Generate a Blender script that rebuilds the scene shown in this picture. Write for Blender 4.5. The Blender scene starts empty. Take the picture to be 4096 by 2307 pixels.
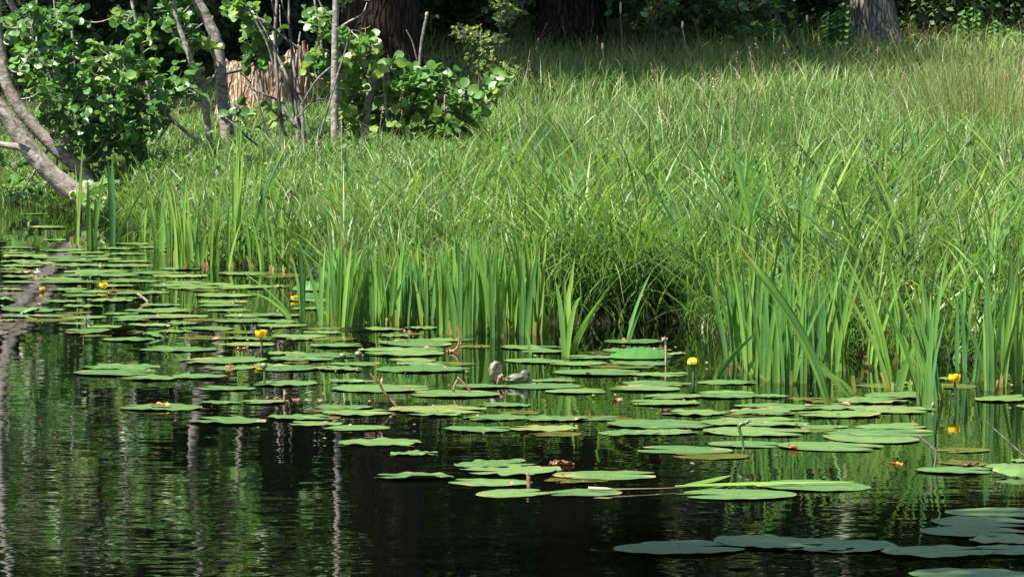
import bpy, math, random
import numpy as np
R = np.random.default_rng(7)
random.seed(7)
S = bpy.context.scene
COL = S.collection
# ------------------------------------------------------------------ camera
FPX, YH, CH = 18000.0, -100.0, 1.5          # focal length in photo pixels, horizon row, eye height
KD = FPX / 13000.0                          # distances below were first paced out for a 13000 px lens
PITCH = math.atan((1153.5 - YH) / FPX)
cd = bpy.data.cameras.new("camera"); cam = bpy.data.objects.new("camera", cd); COL.objects.link(cam)
cam.location = (0, 0, CH); cam.rotation_euler = (math.pi / 2 - PITCH, 0, 0)
cd.sensor_width = 36; cd.lens = 36 * FPX / 4096; cd.clip_start = 0.1; cd.clip_end = 2000
S.camera = cam
# ------------------------------------------------------------------ light
SUN = np.array([-0.44, -0.30, 0.85]); SUN /= np.linalg.norm(SUN)
w = bpy.data.worlds.new("World"); S.world = w; w.use_nodes = True
nt = w.node_tree; nt.nodes.clear()
sky = nt.nodes.new("ShaderNodeTexSky"); sky.sky_type = 'NISHITA'; sky.sun_disc = False
sky.sun_elevation = math.asin(SUN[2]); sky.sun_rotation = math.atan2(SUN[0], SUN[1])
bg = nt.nodes.new("ShaderNodeBackground"); bg.inputs[1].default_value = 0.065
wo = nt.nodes.new("ShaderNodeOutputWorld")
nt.links.new(sky.outputs[0], bg.inputs[0]); nt.links.new(bg.outputs[0], wo.inputs[0])
sl = bpy.data.lights.new("sun", 'SUN'); sl.energy = 5.0; sl.angle = math.radians(0.5); sl.color = (1, 0.965, 0.90)
so = bpy.data.objects.new("sun", sl); COL.objects.link(so)
so.rotation_euler = (math.acos(SUN[2]), 0, math.atan2(SUN[1], SUN[0]) + math.pi / 2)
S.view_settings.view_transform = 'Standard'; S.view_settings.look = 'None'
S.view_settings.exposure = 1.8; S.view_settings.gamma = 1
S.render.engine = 'CYCLES'; S.cycles.max_bounces = 8; S.cycles.transparent_max_bounces = 8
S.cycles.diffuse_bounces = 4; S.cycles.glossy_bounces = 4; S.cycles.transmission_bounces = 4
S.cycles.sample_clamp_indirect = 6

# ------------------------------------------------------------------ pixel helpers (photo pixels -> world)
cP, sP = math.cos(PITCH), math.sin(PITCH)
def ray(px, py):
    a, b = (px - 2048) / FPX, -(py - 1153.5) / FPX
    d = np.array([a, cP + b * sP, -sP + b * cP]); return d / d[1]
def at(px, py, d): return np.array([0, 0, CH]) + ray(px, py) * d
def onz(px, py, z=0.0):
    r = ray(px, py); return np.array([0, 0, CH]) + r * ((z - CH) / r[2])
def m(px, d): return px * d / FPX
# ------------------------------------------------------------------ terrain
EDGE = np.array([onz(*p)[:2] for p in [(0, 800), (400, 870), (600, 955), (750, 1045), (1080, 1075), (1285, 1100), (1335, 1235), (1500, 1275),
                 (2000, 1285), (2300, 1300), (2700, 1285), (3000, 1390), (3500, 1420), (4096, 1460)]])
EX = np.concatenate([[-60, -12, -6], EDGE[:, 0], [3.2, 8, 60]]); EY = np.concatenate([[42, 37, 33], EDGE[:, 1], [16.9, 16.3, 15]])
def vnoise(x, y, s, seed=0):
    x = x * s + seed * 17.3; y = y * s + seed * 5.1
    return (np.sin(x * 1.3 + 1.7 * np.sin(y * 0.9)) + np.sin(y * 1.7 + 1.3 * np.sin(x * 1.1 + 2)) + np.sin((x + y) * 0.77 + 3)) / 3
def edge(x): return np.interp(x, EX, EY) + 0.10 * vnoise(x, x * 0, 6, 3)
def terrain(x, y):
    x = np.asarray(x, float); y = np.asarray(y, float)
    s = y - edge(x); sp = np.clip(s, 0, None)
    z = np.where(s < 0, np.clip(s * 0.9, -0.6, 0), 0.24 * (1 - np.exp(-sp / 0.48)) + 0.0188 * np.clip(sp, 0, 33) + 0.36 * np.clip(sp - 40, 0, 70))  # steep unseen rise behind the wood, added to block sky from the reflections
    z = z + np.where(s > 0, 0.08 * vnoise(x, y, 1.6, 1) * np.clip(sp, 0, 1) + 0.02 * vnoise(x, y, 5, 2) * np.clip(sp, 0, 1), 0)
    near = np.clip(3.0 - y, 0, 1.5) * 0.55
    return z + near
def ground(px, py, d0=11.0):
    r = ray(px, py)
    for d in np.arange(d0, 90, 0.05):
        p = np.array([0, 0, CH]) + r * d
        if p[2] <= terrain(p[0], p[1]): return p
    return np.array([0, 0, CH]) + r * 90

# ------------------------------------------------------------------ mesh builder
class MB:
    def __init__(s): s.v = []; s.q = []; s.t = []; s.n = 0
    def add(s, v, q, t=0.5):
        v = np.asarray(v, float).reshape(-1, 3)
        s.v.append(v); s.q.append(np.asarray(q, np.int64).reshape(-1, 4) + s.n)
        s.t.append(np.broadcast_to(np.asarray(t, float), (len(v),)).copy()); s.n += len(v)
    def build(s, name, mat, parent=None, smooth=True):
        v = np.concatenate(s.v); q = np.concatenate(s.q); t = np.concatenate(s.t)
        me = bpy.data.meshes.new(name)
        me.vertices.add(len(v)); me.loops.add(len(q) * 4); me.polygons.add(len(q))
        me.vertices.foreach_set("co", v.astype(np.float32).ravel())
        me.loops.foreach_set("vertex_index", q.astype(np.int32).ravel())
        me.polygons.foreach_set("loop_start", np.arange(0, len(q) * 4, 4, dtype=np.int32))
        me.polygons.foreach_set("use_smooth", np.full(len(q), smooth, bool))
        a = me.attributes.new("tint", 'FLOAT', 'POINT'); a.data.foreach_set("value", t.astype(np.float32))
        me.update(calc_edges=True); me.validate()
        me.materials.append(mat)
        o = bpy.data.objects.new(name, me); COL.objects.link(o)
        if parent is not None: o.parent = parent
        return o
def tag(o, label=None, cat=None, group=None, kind=None):
    for k, v in (("label", label), ("category", cat), ("group", group), ("kind", kind)):
        if v: o[k] = v
    return o
def empty(name, label, cat, group=None):
    o = bpy.data.objects.new(name, None); COL.objects.link(o); o.empty_display_size = 0.1
    return tag(o, label, cat, group)
def unit(v): return v / (np.linalg.norm(v, axis=-1, keepdims=True) + 1e-9)
def catmull(P, n=6):
    P = np.asarray(P, float)
    if len(P) < 3: return np.array([P[0] + (P[-1] - P[0]) * t for t in np.linspace(0, 1, n + 1)])
    Q = np.vstack([2 * P[0] - P[1], P, 2 * P[-1] - P[-2]]); out = []
    for i in range(1, len(Q) - 2):
        for t in np.linspace(0, 1, n, endpoint=False):
            a, b, c, d = Q[i - 1], Q[i], Q[i + 1], Q[i + 2]
            out.append(0.5 * (2 * b + (c - a) * t + (2 * a - 5 * b + 4 * c - d) * t * t + (3 * b - a - 3 * c + d) * t ** 3))
    out.append(P[-1]); return np.array(out)
def tube(mb, P, rad, k=6, tint=0.5, rough=0.0, cap=True):
    P = np.asarray(P, float); n = len(P); rad = np.broadcast_to(np.asarray(rad, float), (n,))
    T = unit(np.gradient(P, axis=0)); ref = np.array([0.31, 0.9, 0.2]) if abs(T[0][2]) > 0.6 else np.array([0.1, 0.2, 1.0])
    A = unit(np.cross(T, ref)); B = np.cross(T, A)
    ph = np.linspace(0, 2 * np.pi, k, endpoint=False)
    rr = rad[:, None] * (1 + rough * R.normal(size=(n, k)))
    V = P[:, None] + rr[..., None] * (np.cos(ph)[None, :, None] * A[:, None] + np.sin(ph)[None, :, None] * B[:, None])
    i, j = np.meshgrid(np.arange(n - 1), np.arange(k), indexing='ij'); j2 = (j + 1) % k
    q = np.stack([i * k + j, i * k + j2, (i + 1) * k + j2, (i + 1) * k + j], -1).reshape(-1, 4)
    V = V.reshape(-1, 3)
    if cap:
        V = np.vstack([V, P[-1:] + T[-1:] * rad[-1] * 0.2]); c = n * k
        jj = np.arange(0, k - 1, 2)
        q = np.vstack([q, np.stack([(n - 1) * k + jj, (n - 1) * k + jj + 1, (n - 1) * k + (jj + 2) % k, np.full(len(jj), c)], -1)])
    mb.add(V, q, tint)
def blades(mb, base, h, wd, lean, leand, tint, seg=3, face=None, droop=None, twist=0.0, fold=0.0, prof=None):
    """N sword leaves: base Nx3, height, width, horizontal reach 'lean' in direction 'leand' (angle)."""
    N = len(base)
    if N == 0: return
    h = np.broadcast_to(h, (N,)).astype(float); wd = np.broadcast_to(wd, (N,)).astype(float); tint = np.broadcast_to(tint, (N,)).astype(float)
    dr = np.zeros(N) if droop is None else np.broadcast_to(droop, (N,))
    D = np.stack([np.cos(leand), np.sin(leand), np.zeros(N)], -1)
    fa = R.uniform(0, 2 * np.pi, N) if face is None else np.broadcast_to(face, (N,))
    ts = np.linspace(0, 1, seg + 1); cols = 3 if fold else 2; V = []
    for t in ts:
        f = fa + twist * t
        side = np.stack([np.cos(f), np.sin(f), np.zeros(N)], -1)
        c = base + np.array([0, 0, 1.0]) * (h * (t - dr * t ** 3))[:, None] + D * (lean * (0.35 * t + 0.65 * t * t))[:, None]
        p = (prof(t) if prof else (1 - t ** 2.2) * (0.75 + 0.5 * t * (1 - t) * 2)) + 0.03
        off = side * (wd * 0.5 * p)[:, None]
        if fold:
            nrm = np.stack([-np.sin(f), np.cos(f), np.zeros(N)], -1) * (wd * fold * p)[:, None]
            V += [c - off, c + nrm, c + off]
        else: V += [c - off, c + off]
    V = np.stack(V, 1); K = cols * (seg + 1); q = []
    for i in range(seg):
        for c in range(cols - 1):
            a = i * cols + c; q.append([a, a + 1, a + 1 + cols, a + cols])
    q = (np.arange(N)[:, None, None] * K + np.array(q)[None]).reshape(-1, 4)
    mb.add(V.reshape(-1, 3), q, np.repeat(tint, K))
def leaf_tpl(rows, fold=0.12, droop=0.15):
    V = []; q = []
    for t, hw in rows: V += [(t, -hw, fold * hw * 2 - droop * t * t), (t, 0, -droop * t * t), (t, hw, fold * hw * 2 - droop * t * t)]
    for i in range(len(rows) - 1):
        for c in (0, 1): a = i * 3 + c; q.append([a, a + 1, a + 4, a + 3])
    return np.array(V), np.array(q)
ALDER = leaf_tpl([(0, .03), (.12, .26), (.4, .43), (.7, .44), (.92, .27), (1, .06)])
WILLOW = leaf_tpl([(0, .03), (.3, .17), (.65, .15), (1, .02)])
OVAL = leaf_tpl([(0, .03), (.3, .3), (.7, .27), (1, .03)])
FAR = (np.array([(0, 0, 0), (.45, -.33, .06), (1, 0, -.1), (.5, .33, .08)]), np.array([[0, 1, 2, 3]]))
FAR2 = (np.array([(0, -.1, 0), (.0, .1, .0), (.5, .36, .06), (.5, -.36, .06), (1, .08, -.12), (1, -.08, -.12)]), np.array([[0, 3, 2, 1], [3, 5, 4, 2]]))
def leaves(mb, tpl, pos, dr, nrm, size, tint):
    V, q = tpl; N = len(pos); K = len(V)
    if N == 0: return
    x = unit(dr); n = unit(nrm - (nrm * x).sum(-1, keepdims=True) * x); y = np.cross(n, x)
    size = np.broadcast_to(size, (N,))
    W = pos[:, None] + size[:, None, None] * (V[None, :, 0:1] * x[:, None] + V[None, :, 1:2] * y[:, None] + V[None, :, 2:3] * n[:, None])
    mb.add(W.reshape(-1, 3), (np.arange(N)[:, None, None] * K + q[None]).reshape(-1, 4), np.repeat(np.broadcast_to(tint, (N,)), K))
def rnd_dirs(N, up=0.0, flat=1.0):
    d = R.normal(size=(N, 3)); d[:, 2] *= flat; d[:, 2] += up; return unit(d)

# ------------------------------------------------------------------ materials
def newmat(name):
    mt = bpy.data.materials.new(name); mt.use_nodes = True; t = mt.node_tree; t.nodes.clear()
    return mt, t, t.nodes.new, t.links.new
def ramp(nd, stops):
    r = nd("ShaderNodeValToRGB"); e = r.color_ramp.elements
    while len(e) > 1: e.remove(e[-1])
    e[0].position, e[0].color = stops[0][0], (*stops[0][1], 1)
    for p, c in stops[1:]: x = e.new(p); x.color = (*c, 1)
    return r
def leafmat(name, stops, rough=0.45, trans=0.35, spec=0.5, nscale=30, nmix=0.25, bump=0.0, tcol=(1.15, 1.25, 0.55)):
    mt, t, nd, lk = newmat(name)
    at_ = nd("ShaderNodeAttribute"); at_.attribute_name = "tint"
    r = ramp(nd, stops); lk(at_.outputs["Fac"], r.inputs[0])
    tc = nd("ShaderNodeTexCoord"); no = nd("ShaderNodeTexNoise"); no.inputs["Scale"].default_value = nscale; no.inputs["Detail"].default_value = 3
    lk(tc.outputs["Object"], no.inputs[0])
    mr = nd("ShaderNodeMapRange"); mr.inputs[1].default_value = .3; mr.inputs[2].default_value = .7; mr.inputs[3].default_value = 1 - nmix; mr.inputs[4].default_value = 1 + nmix
    lk(no.outputs[0], mr.inputs[0])
    mu = nd("ShaderNodeVectorMath"); mu.operation = 'SCALE'; lk(r.outputs[0], mu.inputs[0]); lk(mr.outputs[0], mu.inputs["Scale"])
    p = nd("ShaderNodeBsdfPrincipled"); p.inputs["Roughness"].default_value = rough; p.inputs["Specular IOR Level"].default_value = spec
    lk(mu.outputs[0], p.inputs["Base Color"])
    if bump:
        b = nd("ShaderNodeBump"); b.inputs["Strength"].default_value = bump; b.inputs["Distance"].default_value = 0.004
        lk(no.outputs[0], b.inputs["Height"]); lk(b.outputs[0], p.inputs["Normal"])
    o = nd("ShaderNodeOutputMaterial")
    if trans:
        tr = nd("ShaderNodeBsdfTranslucent"); m2 = nd("ShaderNodeVectorMath"); m2.operation = 'MULTIPLY'; m2.inputs[1].default_value = tcol
        lk(mu.outputs[0], m2.inputs[0]); lk(m2.outputs[0], tr.inputs[0])
        mx = nd("ShaderNodeMixShader"); mx.inputs[0].default_value = trans
        lk(p.outputs[0], mx.inputs[1]); lk(tr.outputs[0], mx.inputs[2]); lk(mx.outputs[0], o.inputs[0])
    else: lk(p.outputs[0], o.inputs[0])
    return mt
def barkmat(name, c1, c2, c3, sx=8, sz=2.5, bump=0.5, dist=0.01, rough=0.85, crack=.55):
    mt, t, nd, lk = newmat(name)
    tc = nd("ShaderNodeTexCoord"); mp = nd("ShaderNodeMapping"); mp.inputs["Scale"].default_value = (sx, sx, sz); lk(tc.outputs["Object"], mp.inputs[0])
    n1 = nd("ShaderNodeTexNoise"); n1.inputs["Scale"].default_value = 3; n1.inputs["Detail"].default_value = 6; n1.inputs["Distortion"].default_value = .6; lk(mp.outputs[0], n1.inputs[0])
    vo = nd("ShaderNodeTexVoronoi"); vo.feature = 'DISTANCE_TO_EDGE'; vo.inputs["Scale"].default_value = 2.2; lk(mp.outputs[0], vo.inputs[0])
    r = ramp(nd, [(.3, c1), (.5, c2), (.68, c3)]); lk(n1.outputs[0], r.inputs[0])
    mr = nd("ShaderNodeMapRange"); mr.inputs[1].default_value = 0; mr.inputs[2].default_value = .18; mr.inputs[3].default_value = crack; mr.inputs[4].default_value = 1; lk(vo.outputs[0], mr.inputs[0])
    mu = nd("ShaderNodeVectorMath"); mu.operation = 'SCALE'; lk(r.outputs[0], mu.inputs[0]); lk(mr.outputs[0], mu.inputs["Scale"])
    ad = nd("ShaderNodeMath"); ad.operation = 'ADD'; lk(mr.outputs[0], ad.inputs[0]); lk(n1.outputs[0], ad.inputs[1])
    b = nd("ShaderNodeBump"); b.inputs["Strength"].default_value = bump; b.inputs["Distance"].default_value = dist; lk(ad.outputs[0], b.inputs["Height"])
    p = nd("ShaderNodeBsdfPrincipled"); p.inputs["Roughness"].default_value = rough; p.inputs["Specular IOR Level"].default_value = .08
    lk(mu.outputs[0], p.inputs["Base Color"]); lk(b.outputs[0], p.inputs["Normal"])
    o = nd("ShaderNodeOutputMaterial"); lk(p.outputs[0], o.inputs[0]); return mt
GRASS = leafmat("grass_blades", [(0, (.05, .115, .03)), (.3, (.09, .175, .04)), (.6, (.138, .23, .055)), (.82, (.20, .285, .08)), (.9, (.20, .23, .085)), (1, (.36, .29, .15))], .45, .42, spec=.4, nscale=1.3, nmix=.2)
SEDGE = leafmat("sedge_blades", [(0, (.04, .095, .03)), (.35, (.08, .168, .035)), (.65, (.128, .228, .045)), (.88, (.205, .30, .08)), (.94, (.18, .20, .06)), (1, (.36, .28, .14))], .42, .42, spec=.42, nscale=1.5, nmix=.2)
IRIS = leafmat("iris_leaves", [(0, (.05, .14, .055)), (.35, (.085, .20, .04)), (.7, (.14, .265, .04)), (.93, (.21, .33, .06)), (1, (.28, .16, .06))], .45, .4, spec=.3, nscale=5, nmix=.18)
ALDERM = leafmat("alder_leaves", [(0, (.045, .12, .028)), (.5, (.075, .18, .035)), (.85, (.12, .23, .045)), (1, (.18, .26, .055))], .40, .42, spec=.5, nscale=14, nmix=.2)
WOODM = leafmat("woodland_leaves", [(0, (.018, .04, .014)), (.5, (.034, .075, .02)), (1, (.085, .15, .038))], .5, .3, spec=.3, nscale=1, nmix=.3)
PALEM = leafmat("young_pale_leaves", [(0, (.10, .19, .04)), (.6, (.17, .26, .05)), (1, (.25, .30, .08))], .4, .4, nscale=14, nmix=.2)
NETM = leafmat("nettle_leaves", [(0, (.05, .13, .035)), (1, (.10, .20, .055))], .6, .4, spec=.25, nscale=14, nmix=.2)
DEADM = leafmat("withered_leaves", [(0, (.05, .025, .012)), (.35, (.14, .065, .03)), (.7, (.27, .16, .09)), (1, (.36, .26, .17))], .6, .1, nscale=60, nmix=.35, bump=.6, tcol=(1.1, .9, .6))
GREYM = leafmat("curled_grey_leaf", [(0, (.055, .072, .035)), (.6, (.10, .115, .062)), (1, (.17, .16, .10))], .55, .1, nscale=22, nmix=.4, bump=.8, tcol=(1, 1, .8))
ORANGEM = leafmat("orange_dead_leaf", [(0, (.34, .10, .02)), (1, (.45, .17, .05))], .5, .2, nscale=60, nmix=.3, bump=.4, tcol=(1.1, .8, .4))
STRAWM = leafmat("straw", [(0, (.30, .20, .10)), (1, (.45, .36, .22))], .6, .25, nscale=30, nmix=.2, tcol=(1, .9, .7))
PETAL = leafmat("yellow_petals", [(0, (.75, .50, .01)), (1, (.85, .60, .02))], .35, .25, nscale=60, nmix=.08, tcol=(1, .9, .5))
BUDM = leafmat("green_buds", [(0, (.07, .09, .045)), (1, (.12, .14, .06))], .45, .1, nscale=60, nmix=.15, tcol=(1, 1, .7))
STALKM = leafmat("green_stalks", [(0, (.03, .045, .02)), (.5, (.06, .10, .03)), (1, (.30, .26, .15))], .35, .05, nscale=40, nmix=.2)
TWIGM = barkmat("twig_bark", (.06, .05, .04), (.12, .10, .09), (.20, .18, .16), 20, 10, .3, .003, crack=.9)
ALDBARK = barkmat("alder_bark", (.085, .075, .055), (.19, .17, .14), (.31, .29, .25), 9, 14, .5, .008, crack=.9)
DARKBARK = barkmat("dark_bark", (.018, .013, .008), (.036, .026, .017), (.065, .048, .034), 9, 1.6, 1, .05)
WILLBARK = barkmat("willow_bark", (.10, .085, .065), (.24, .21, .17), (.36, .32, .27), 10, 2.0, 1, .05)
DEADWOOD = barkmat("grey_dead_wood", (.06, .053, .046), (.13, .115, .10), (.23, .205, .185), 20, 6, .5, .004)
ROTWOOD = barkmat("rotten_wood", (.17, .09, .045), (.38, .26, .16), (.54, .43, .30), 16, 2.2, 1, .04)
def padmat():
    mt, t, nd, lk = newmat("lily_pad_leaf")
    a = nd("ShaderNodeAttribute"); a.attribute_name = "tint"
    oi = nd("ShaderNodeObjectInfo"); tc = nd("ShaderNodeTexCoord")
    r = ramp(nd, [(0, (.045, .10, .022)), (.45, (.065, .125, .026)), (.9, (.088, .145, .033)), (1, (.13, .15, .035))]); lk(oi.outputs["Random"], r.inputs[0])
    n1 = nd("ShaderNodeTexNoise"); n1.inputs["Scale"].default_value = 18; n1.inputs["Detail"].default_value = 5; lk(tc.outputs["Object"], n1.inputs[0])
    n2 = nd("ShaderNodeTexNoise"); n2.inputs["Scale"].default_value = 7; n2.inputs["Detail"].default_value = 6; n2.noise_dimensions = '4D'
    m4 = nd("ShaderNodeMath"); m4.operation = 'MULTIPLY'; m4.inputs[1].default_value = 60; lk(oi.outputs["Random"], m4.inputs[0])
    lk(tc.outputs["Object"], n2.inputs["Vector"]); lk(m4.outputs[0], n2.inputs["W"])
    # wear spreads from the rim (tint = distance from the stalk) in a blotchy outline
    ad = nd("ShaderNodeMath"); ad.operation = 'MULTIPLY_ADD'; ad.inputs[1].default_value = .32; lk(a.outputs["Fac"], ad.inputs[0]); lk(n2.outputs[0], ad.inputs[2])
    br = ramp(nd, [(.0, (0, 0, 0)), (.86, (0, 0, 0)), (.94, (1, 1, 1))]); lk(ad.outputs[0], br.inputs[0])
    mx = nd("ShaderNodeMixRGB"); mx.inputs[2].default_value = (.22, .17, .06, 1); lk(br.outputs[0], mx.inputs[0])
    mr = nd("ShaderNodeMapRange"); mr.inputs[1].default_value = .3; mr.inputs[2].default_value = .7; mr.inputs[3].default_value = .82; mr.inputs[4].default_value = 1.18; lk(n1.outputs[0], mr.inputs[0])
    mu = nd("ShaderNodeVectorMath"); mu.operation = 'SCALE'; lk(r.outputs[0], mu.inputs[0]); lk(mr.outputs[0], mu.inputs["Scale"]); # pale midrib and side veins
    sx = nd("ShaderNodeSeparateXYZ"); lk(tc.outputs["Object"], sx.inputs[0]); ab = nd("ShaderNodeMath"); ab.operation = 'ABSOLUTE'; lk(sx.outputs[1], ab.inputs[0])
    w1 = nd("ShaderNodeMath"); w1.operation = 'MULTIPLY_ADD'; w1.inputs[1].default_value = -1.1; lk(ab.outputs[0], w1.inputs[0]); lk(sx.outputs[0], w1.inputs[2])
    w2 = nd("ShaderNodeMath"); w2.operation = 'MULTIPLY'; w2.inputs[1].default_value = 330; lk(w1.outputs[0], w2.inputs[0]); w3 = nd("ShaderNodeMath"); w3.operation = 'SINE'; lk(w2.outputs[0], w3.inputs[0])
    w4 = nd("ShaderNodeMapRange"); w4.inputs[1].default_value = .75; w4.inputs[2].default_value = 1; w4.inputs[3].default_value = 0; w4.inputs[4].default_value = .16; lk(w3.outputs[0], w4.inputs[0])
    w5 = nd("ShaderNodeMapRange"); w5.inputs[1].default_value = .002; w5.inputs[2].default_value = .006; w5.inputs[3].default_value = .35; w5.inputs[4].default_value = 0; lk(ab.outputs[0], w5.inputs[0])
    w6 = nd("ShaderNodeMath"); lk(w4.outputs[0], w6.inputs[0]); lk(w5.outputs[0], w6.inputs[1])
    vm = nd("ShaderNodeMixRGB"); vm.inputs[2].default_value = (.15, .22, .07, 1); lk(w6.outputs[0], vm.inputs[0]); lk(mu.outputs[0], vm.inputs[1]); lk(vm.outputs[0], mx.inputs[1])
    b = nd("ShaderNodeBump"); b.inputs["Strength"].default_value = .35; b.inputs["Distance"].default_value = .003; lk(n1.outputs[0], b.inputs["Height"])
    p = nd("ShaderNodeBsdfPrincipled"); p.inputs["Roughness"].default_value = .42; p.inputs["Specular IOR Level"].default_value = .5
    lk(mx.outputs[0], p.inputs["Base Color"]); lk(b.outputs[0], p.inputs["Normal"])
    o = nd("ShaderNodeOutputMaterial"); lk(p.outputs[0], o.inputs[0]); return mt
PAD = padmat()
def watermat():
    mt, t, nd, lk = newmat("pond_water")
    tc = nd("ShaderNodeTexCoord")
    def slopes(scx, scy, det, seed):
        mp = nd("ShaderNodeMapping"); mp.inputs["Scale"].default_value = (scx, scy, 1); mp.inputs["Location"].default_value = (seed, seed * 2, 0); lk(tc.outputs["Object"], mp.inputs[0])
        n = nd("ShaderNodeTexNoise"); n.inputs["Scale"].default_value = 1; n.inputs["Detail"].default_value = det; lk(mp.outputs[0], n.inputs[0])
        s = nd("ShaderNodeVectorMath"); s.operation = 'SUBTRACT'; s.inputs[1].default_value = (.5, .5, .5); lk(n.outputs["Color"], s.inputs[0]); return s
    a = slopes(9, 24, 2, 3.1); b = slopes(1.6, 5, 1, 8.7)
    cz = nd("ShaderNodeTexNoise"); cz.inputs["Scale"].default_value = .8; cz.inputs["Detail"].default_value = 2; lk(tc.outputs["Object"], cz.inputs[0])
    cm = nd("ShaderNodeMapRange"); cm.inputs[1].default_value = .35; cm.inputs[2].default_value = .65; cm.inputs[3].default_value = .45; cm.inputs[4].default_value = 1.3; lk(cz.outputs[0], cm.inputs[0])
    sa = nd("ShaderNodeVectorMath"); sa.operation = 'MULTIPLY'; sa.inputs[1].default_value = (.03, .043, 0); lk(a.outputs[0], sa.inputs[0])
    sc = nd("ShaderNodeVectorMath"); sc.operation = 'SCALE'; sp_ = nd("ShaderNodeSeparateXYZ"); lk(tc.outputs["Object"], sp_.inputs[0])
    sh = nd("ShaderNodeMapRange"); sh.inputs[1].default_value = 12; sh.inputs[2].default_value = 18; sh.inputs[3].default_value = 1.15; sh.inputs[4].default_value = .4; lk(sp_.outputs[1], sh.inputs[0])
    pr = nd("ShaderNodeMath"); pr.operation = 'MULTIPLY'; lk(cm.outputs[0], pr.inputs[0]); lk(sh.outputs[0], pr.inputs[1])
    lk(sa.outputs[0], sc.inputs[0]); lk(pr.outputs[0], sc.inputs["Scale"])
    sb = nd("ShaderNodeVectorMath"); sb.operation = 'MULTIPLY'; sb.inputs[1].default_value = (.012, .014, 0); lk(b.outputs[0], sb.inputs[0])
    ad = nd("ShaderNodeVectorMath"); lk(sc.outputs[0], ad.inputs[0]); lk(sb.outputs[0], ad.inputs[1])
    up = nd("ShaderNodeVectorMath"); up.inputs[1].default_value = (0, 0, 1); lk(ad.outputs[0], up.inputs[0])
    no = nd("ShaderNodeVectorMath"); no.operation = 'NORMALIZE'; lk(up.outputs[0], no.inputs[0])
    p = nd("ShaderNodeBsdfPrincipled"); p.inputs["Base Color"].default_value = (.0012, .0015, .0008, 1); p.inputs["Roughness"].default_value = .015; p.inputs["IOR"].default_value = 1.48
    lk(no.outputs[0], p.inputs["Normal"])
    o = nd("ShaderNodeOutputMaterial"); lk(p.outputs[0], o.inputs[0]); return mt
def soilmat():
    mt, t, nd, lk = newmat("bank_soil")
    tc = nd("ShaderNodeTexCoord"); n = nd("ShaderNodeTexNoise"); n.inputs["Scale"].default_value = 2.5; n.inputs["Detail"].default_value = 8; lk(tc.outputs["Object"], n.inputs[0])
    r = ramp(nd, [(.3, (.008, .006, .004)), (.5, (.014, .013, .006)), (.7, (.02, .03, .01))]); lk(n.outputs[0], r.inputs[0])
    b = nd("ShaderNodeBump"); b.inputs["Distance"].default_value = .05; lk(n.outputs[0], b.inputs["Height"])
    p = nd("ShaderNodeBsdfPrincipled"); p.inputs["Roughness"].default_value = .95; p.inputs["Specular IOR Level"].default_value = .1
    lk(r.outputs[0], p.inputs["Base Color"]); lk(b.outputs[0], p.inputs["Normal"])
    o = nd("ShaderNodeOutputMaterial"); lk(p.outputs[0], o.inputs[0]); return mt

# ------------------------------------------------------------------ ground and water
def gridmesh(xs, ys, fz):
    X, Y = np.meshgrid(xs, ys); mb = MB(); nx = len(xs)
    i, j = np.meshgrid(np.arange(len(ys) - 1), np.arange(nx - 1), indexing='ij')
    mb.add(np.stack([X, Y, fz(X, Y)], -1), np.stack([i * nx + j, i * nx + j + 1, (i + 1) * nx + j + 1, (i + 1) * nx + j], -1)); return mb
xs = np.unique(np.concatenate([np.linspace(-400, -10, 25), np.arange(-10, 10, .16), np.linspace(10, 400, 25)]))
ys = np.unique(np.concatenate([np.linspace(-60, 0, 10), np.arange(0, 10, .5), np.arange(10, 36, .14), np.arange(36, 120, 1.2), np.linspace(120, 800, 25)]))
tag(gridmesh(xs, ys, terrain).build("ground", soilmat()), kind="structure")
wm = MB(); wm.add([(-60, -3, 0), (60, -3, 0), (60, 60, 0), (-60, 60, 0)], [[0, 1, 2, 3]])
tag(wm.build("pond_water", watermat()), kind="structure")

# ------------------------------------------------------------------ meadow grass and sedge (stuff)
def field(n, d0, d1, pw, x_over=1.25):
    d = (d0 + (d1 - d0) * R.uniform(0, 1, n) ** pw) * KD
    x = R.uniform(-1, 1, n) * (2048 / FPX * d * x_over + .25)
    return x, d
def put(x, y): return np.stack([x, y, terrain(x, y) - 0.01], -1)
def short(x, y): return 1 - .42 * np.clip((2000 - (2048 + x / y * FPX)) / 120, 0, 1) * np.clip((y - 22.5) / 1.5, 0, 1)
def clumpy(x, y, s, k, seed): return np.clip(.5 + k * vnoise(x, y, s, seed), 0, 1)
mb = MB()
x, y = field(185000, 13, 40, 1.3)
ok = (y > edge(x) + .12 + .1 * np.exp(-((x - .42) / .35) ** 2)); x, y = x[ok], y[ok]
keep = R.uniform(0, 1, len(x)) < .35 + .65 * clumpy(x, y, 3, .8, 5); x, y = x[keep], y[keep]
tone = np.clip(.42 + .18 * vnoise(x, y, .8, 4) + .15 * vnoise(x, y, 3.1, 9) + R.normal(0, .2, len(x)), 0, .84)
dead = R.uniform(0, 1, len(x)) < .03; tone[dead] = R.uniform(.88, 1, dead.sum())
hh = (.14 + .16 * R.uniform(0, 1, len(x)) ** 1.5) * (.6 + .8 * clumpy(x, y, 1.7, .9, 6)) * short(x, y); tone = np.clip(tone + .02 * np.clip(y - 26, 0, 14) * (tone < .84), 0, 1)
blades(mb, put(x, y), hh, R.uniform(.003, .0085, len(x)), hh * R.uniform(.1, 1.0, len(x)), R.uniform(0, 2 * np.pi, len(x)) , tone, 3, droop=R.uniform(0, .45, len(x)))
n = 26000; y = R.uniform(22, 33, n); x = (R.uniform(-200, 2050, n) - 2048) * y / FPX; k = y > edge(x) + .15; x, y = x[k], y[k]; n = len(x); hh = R.uniform(.06, .17, n)
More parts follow.
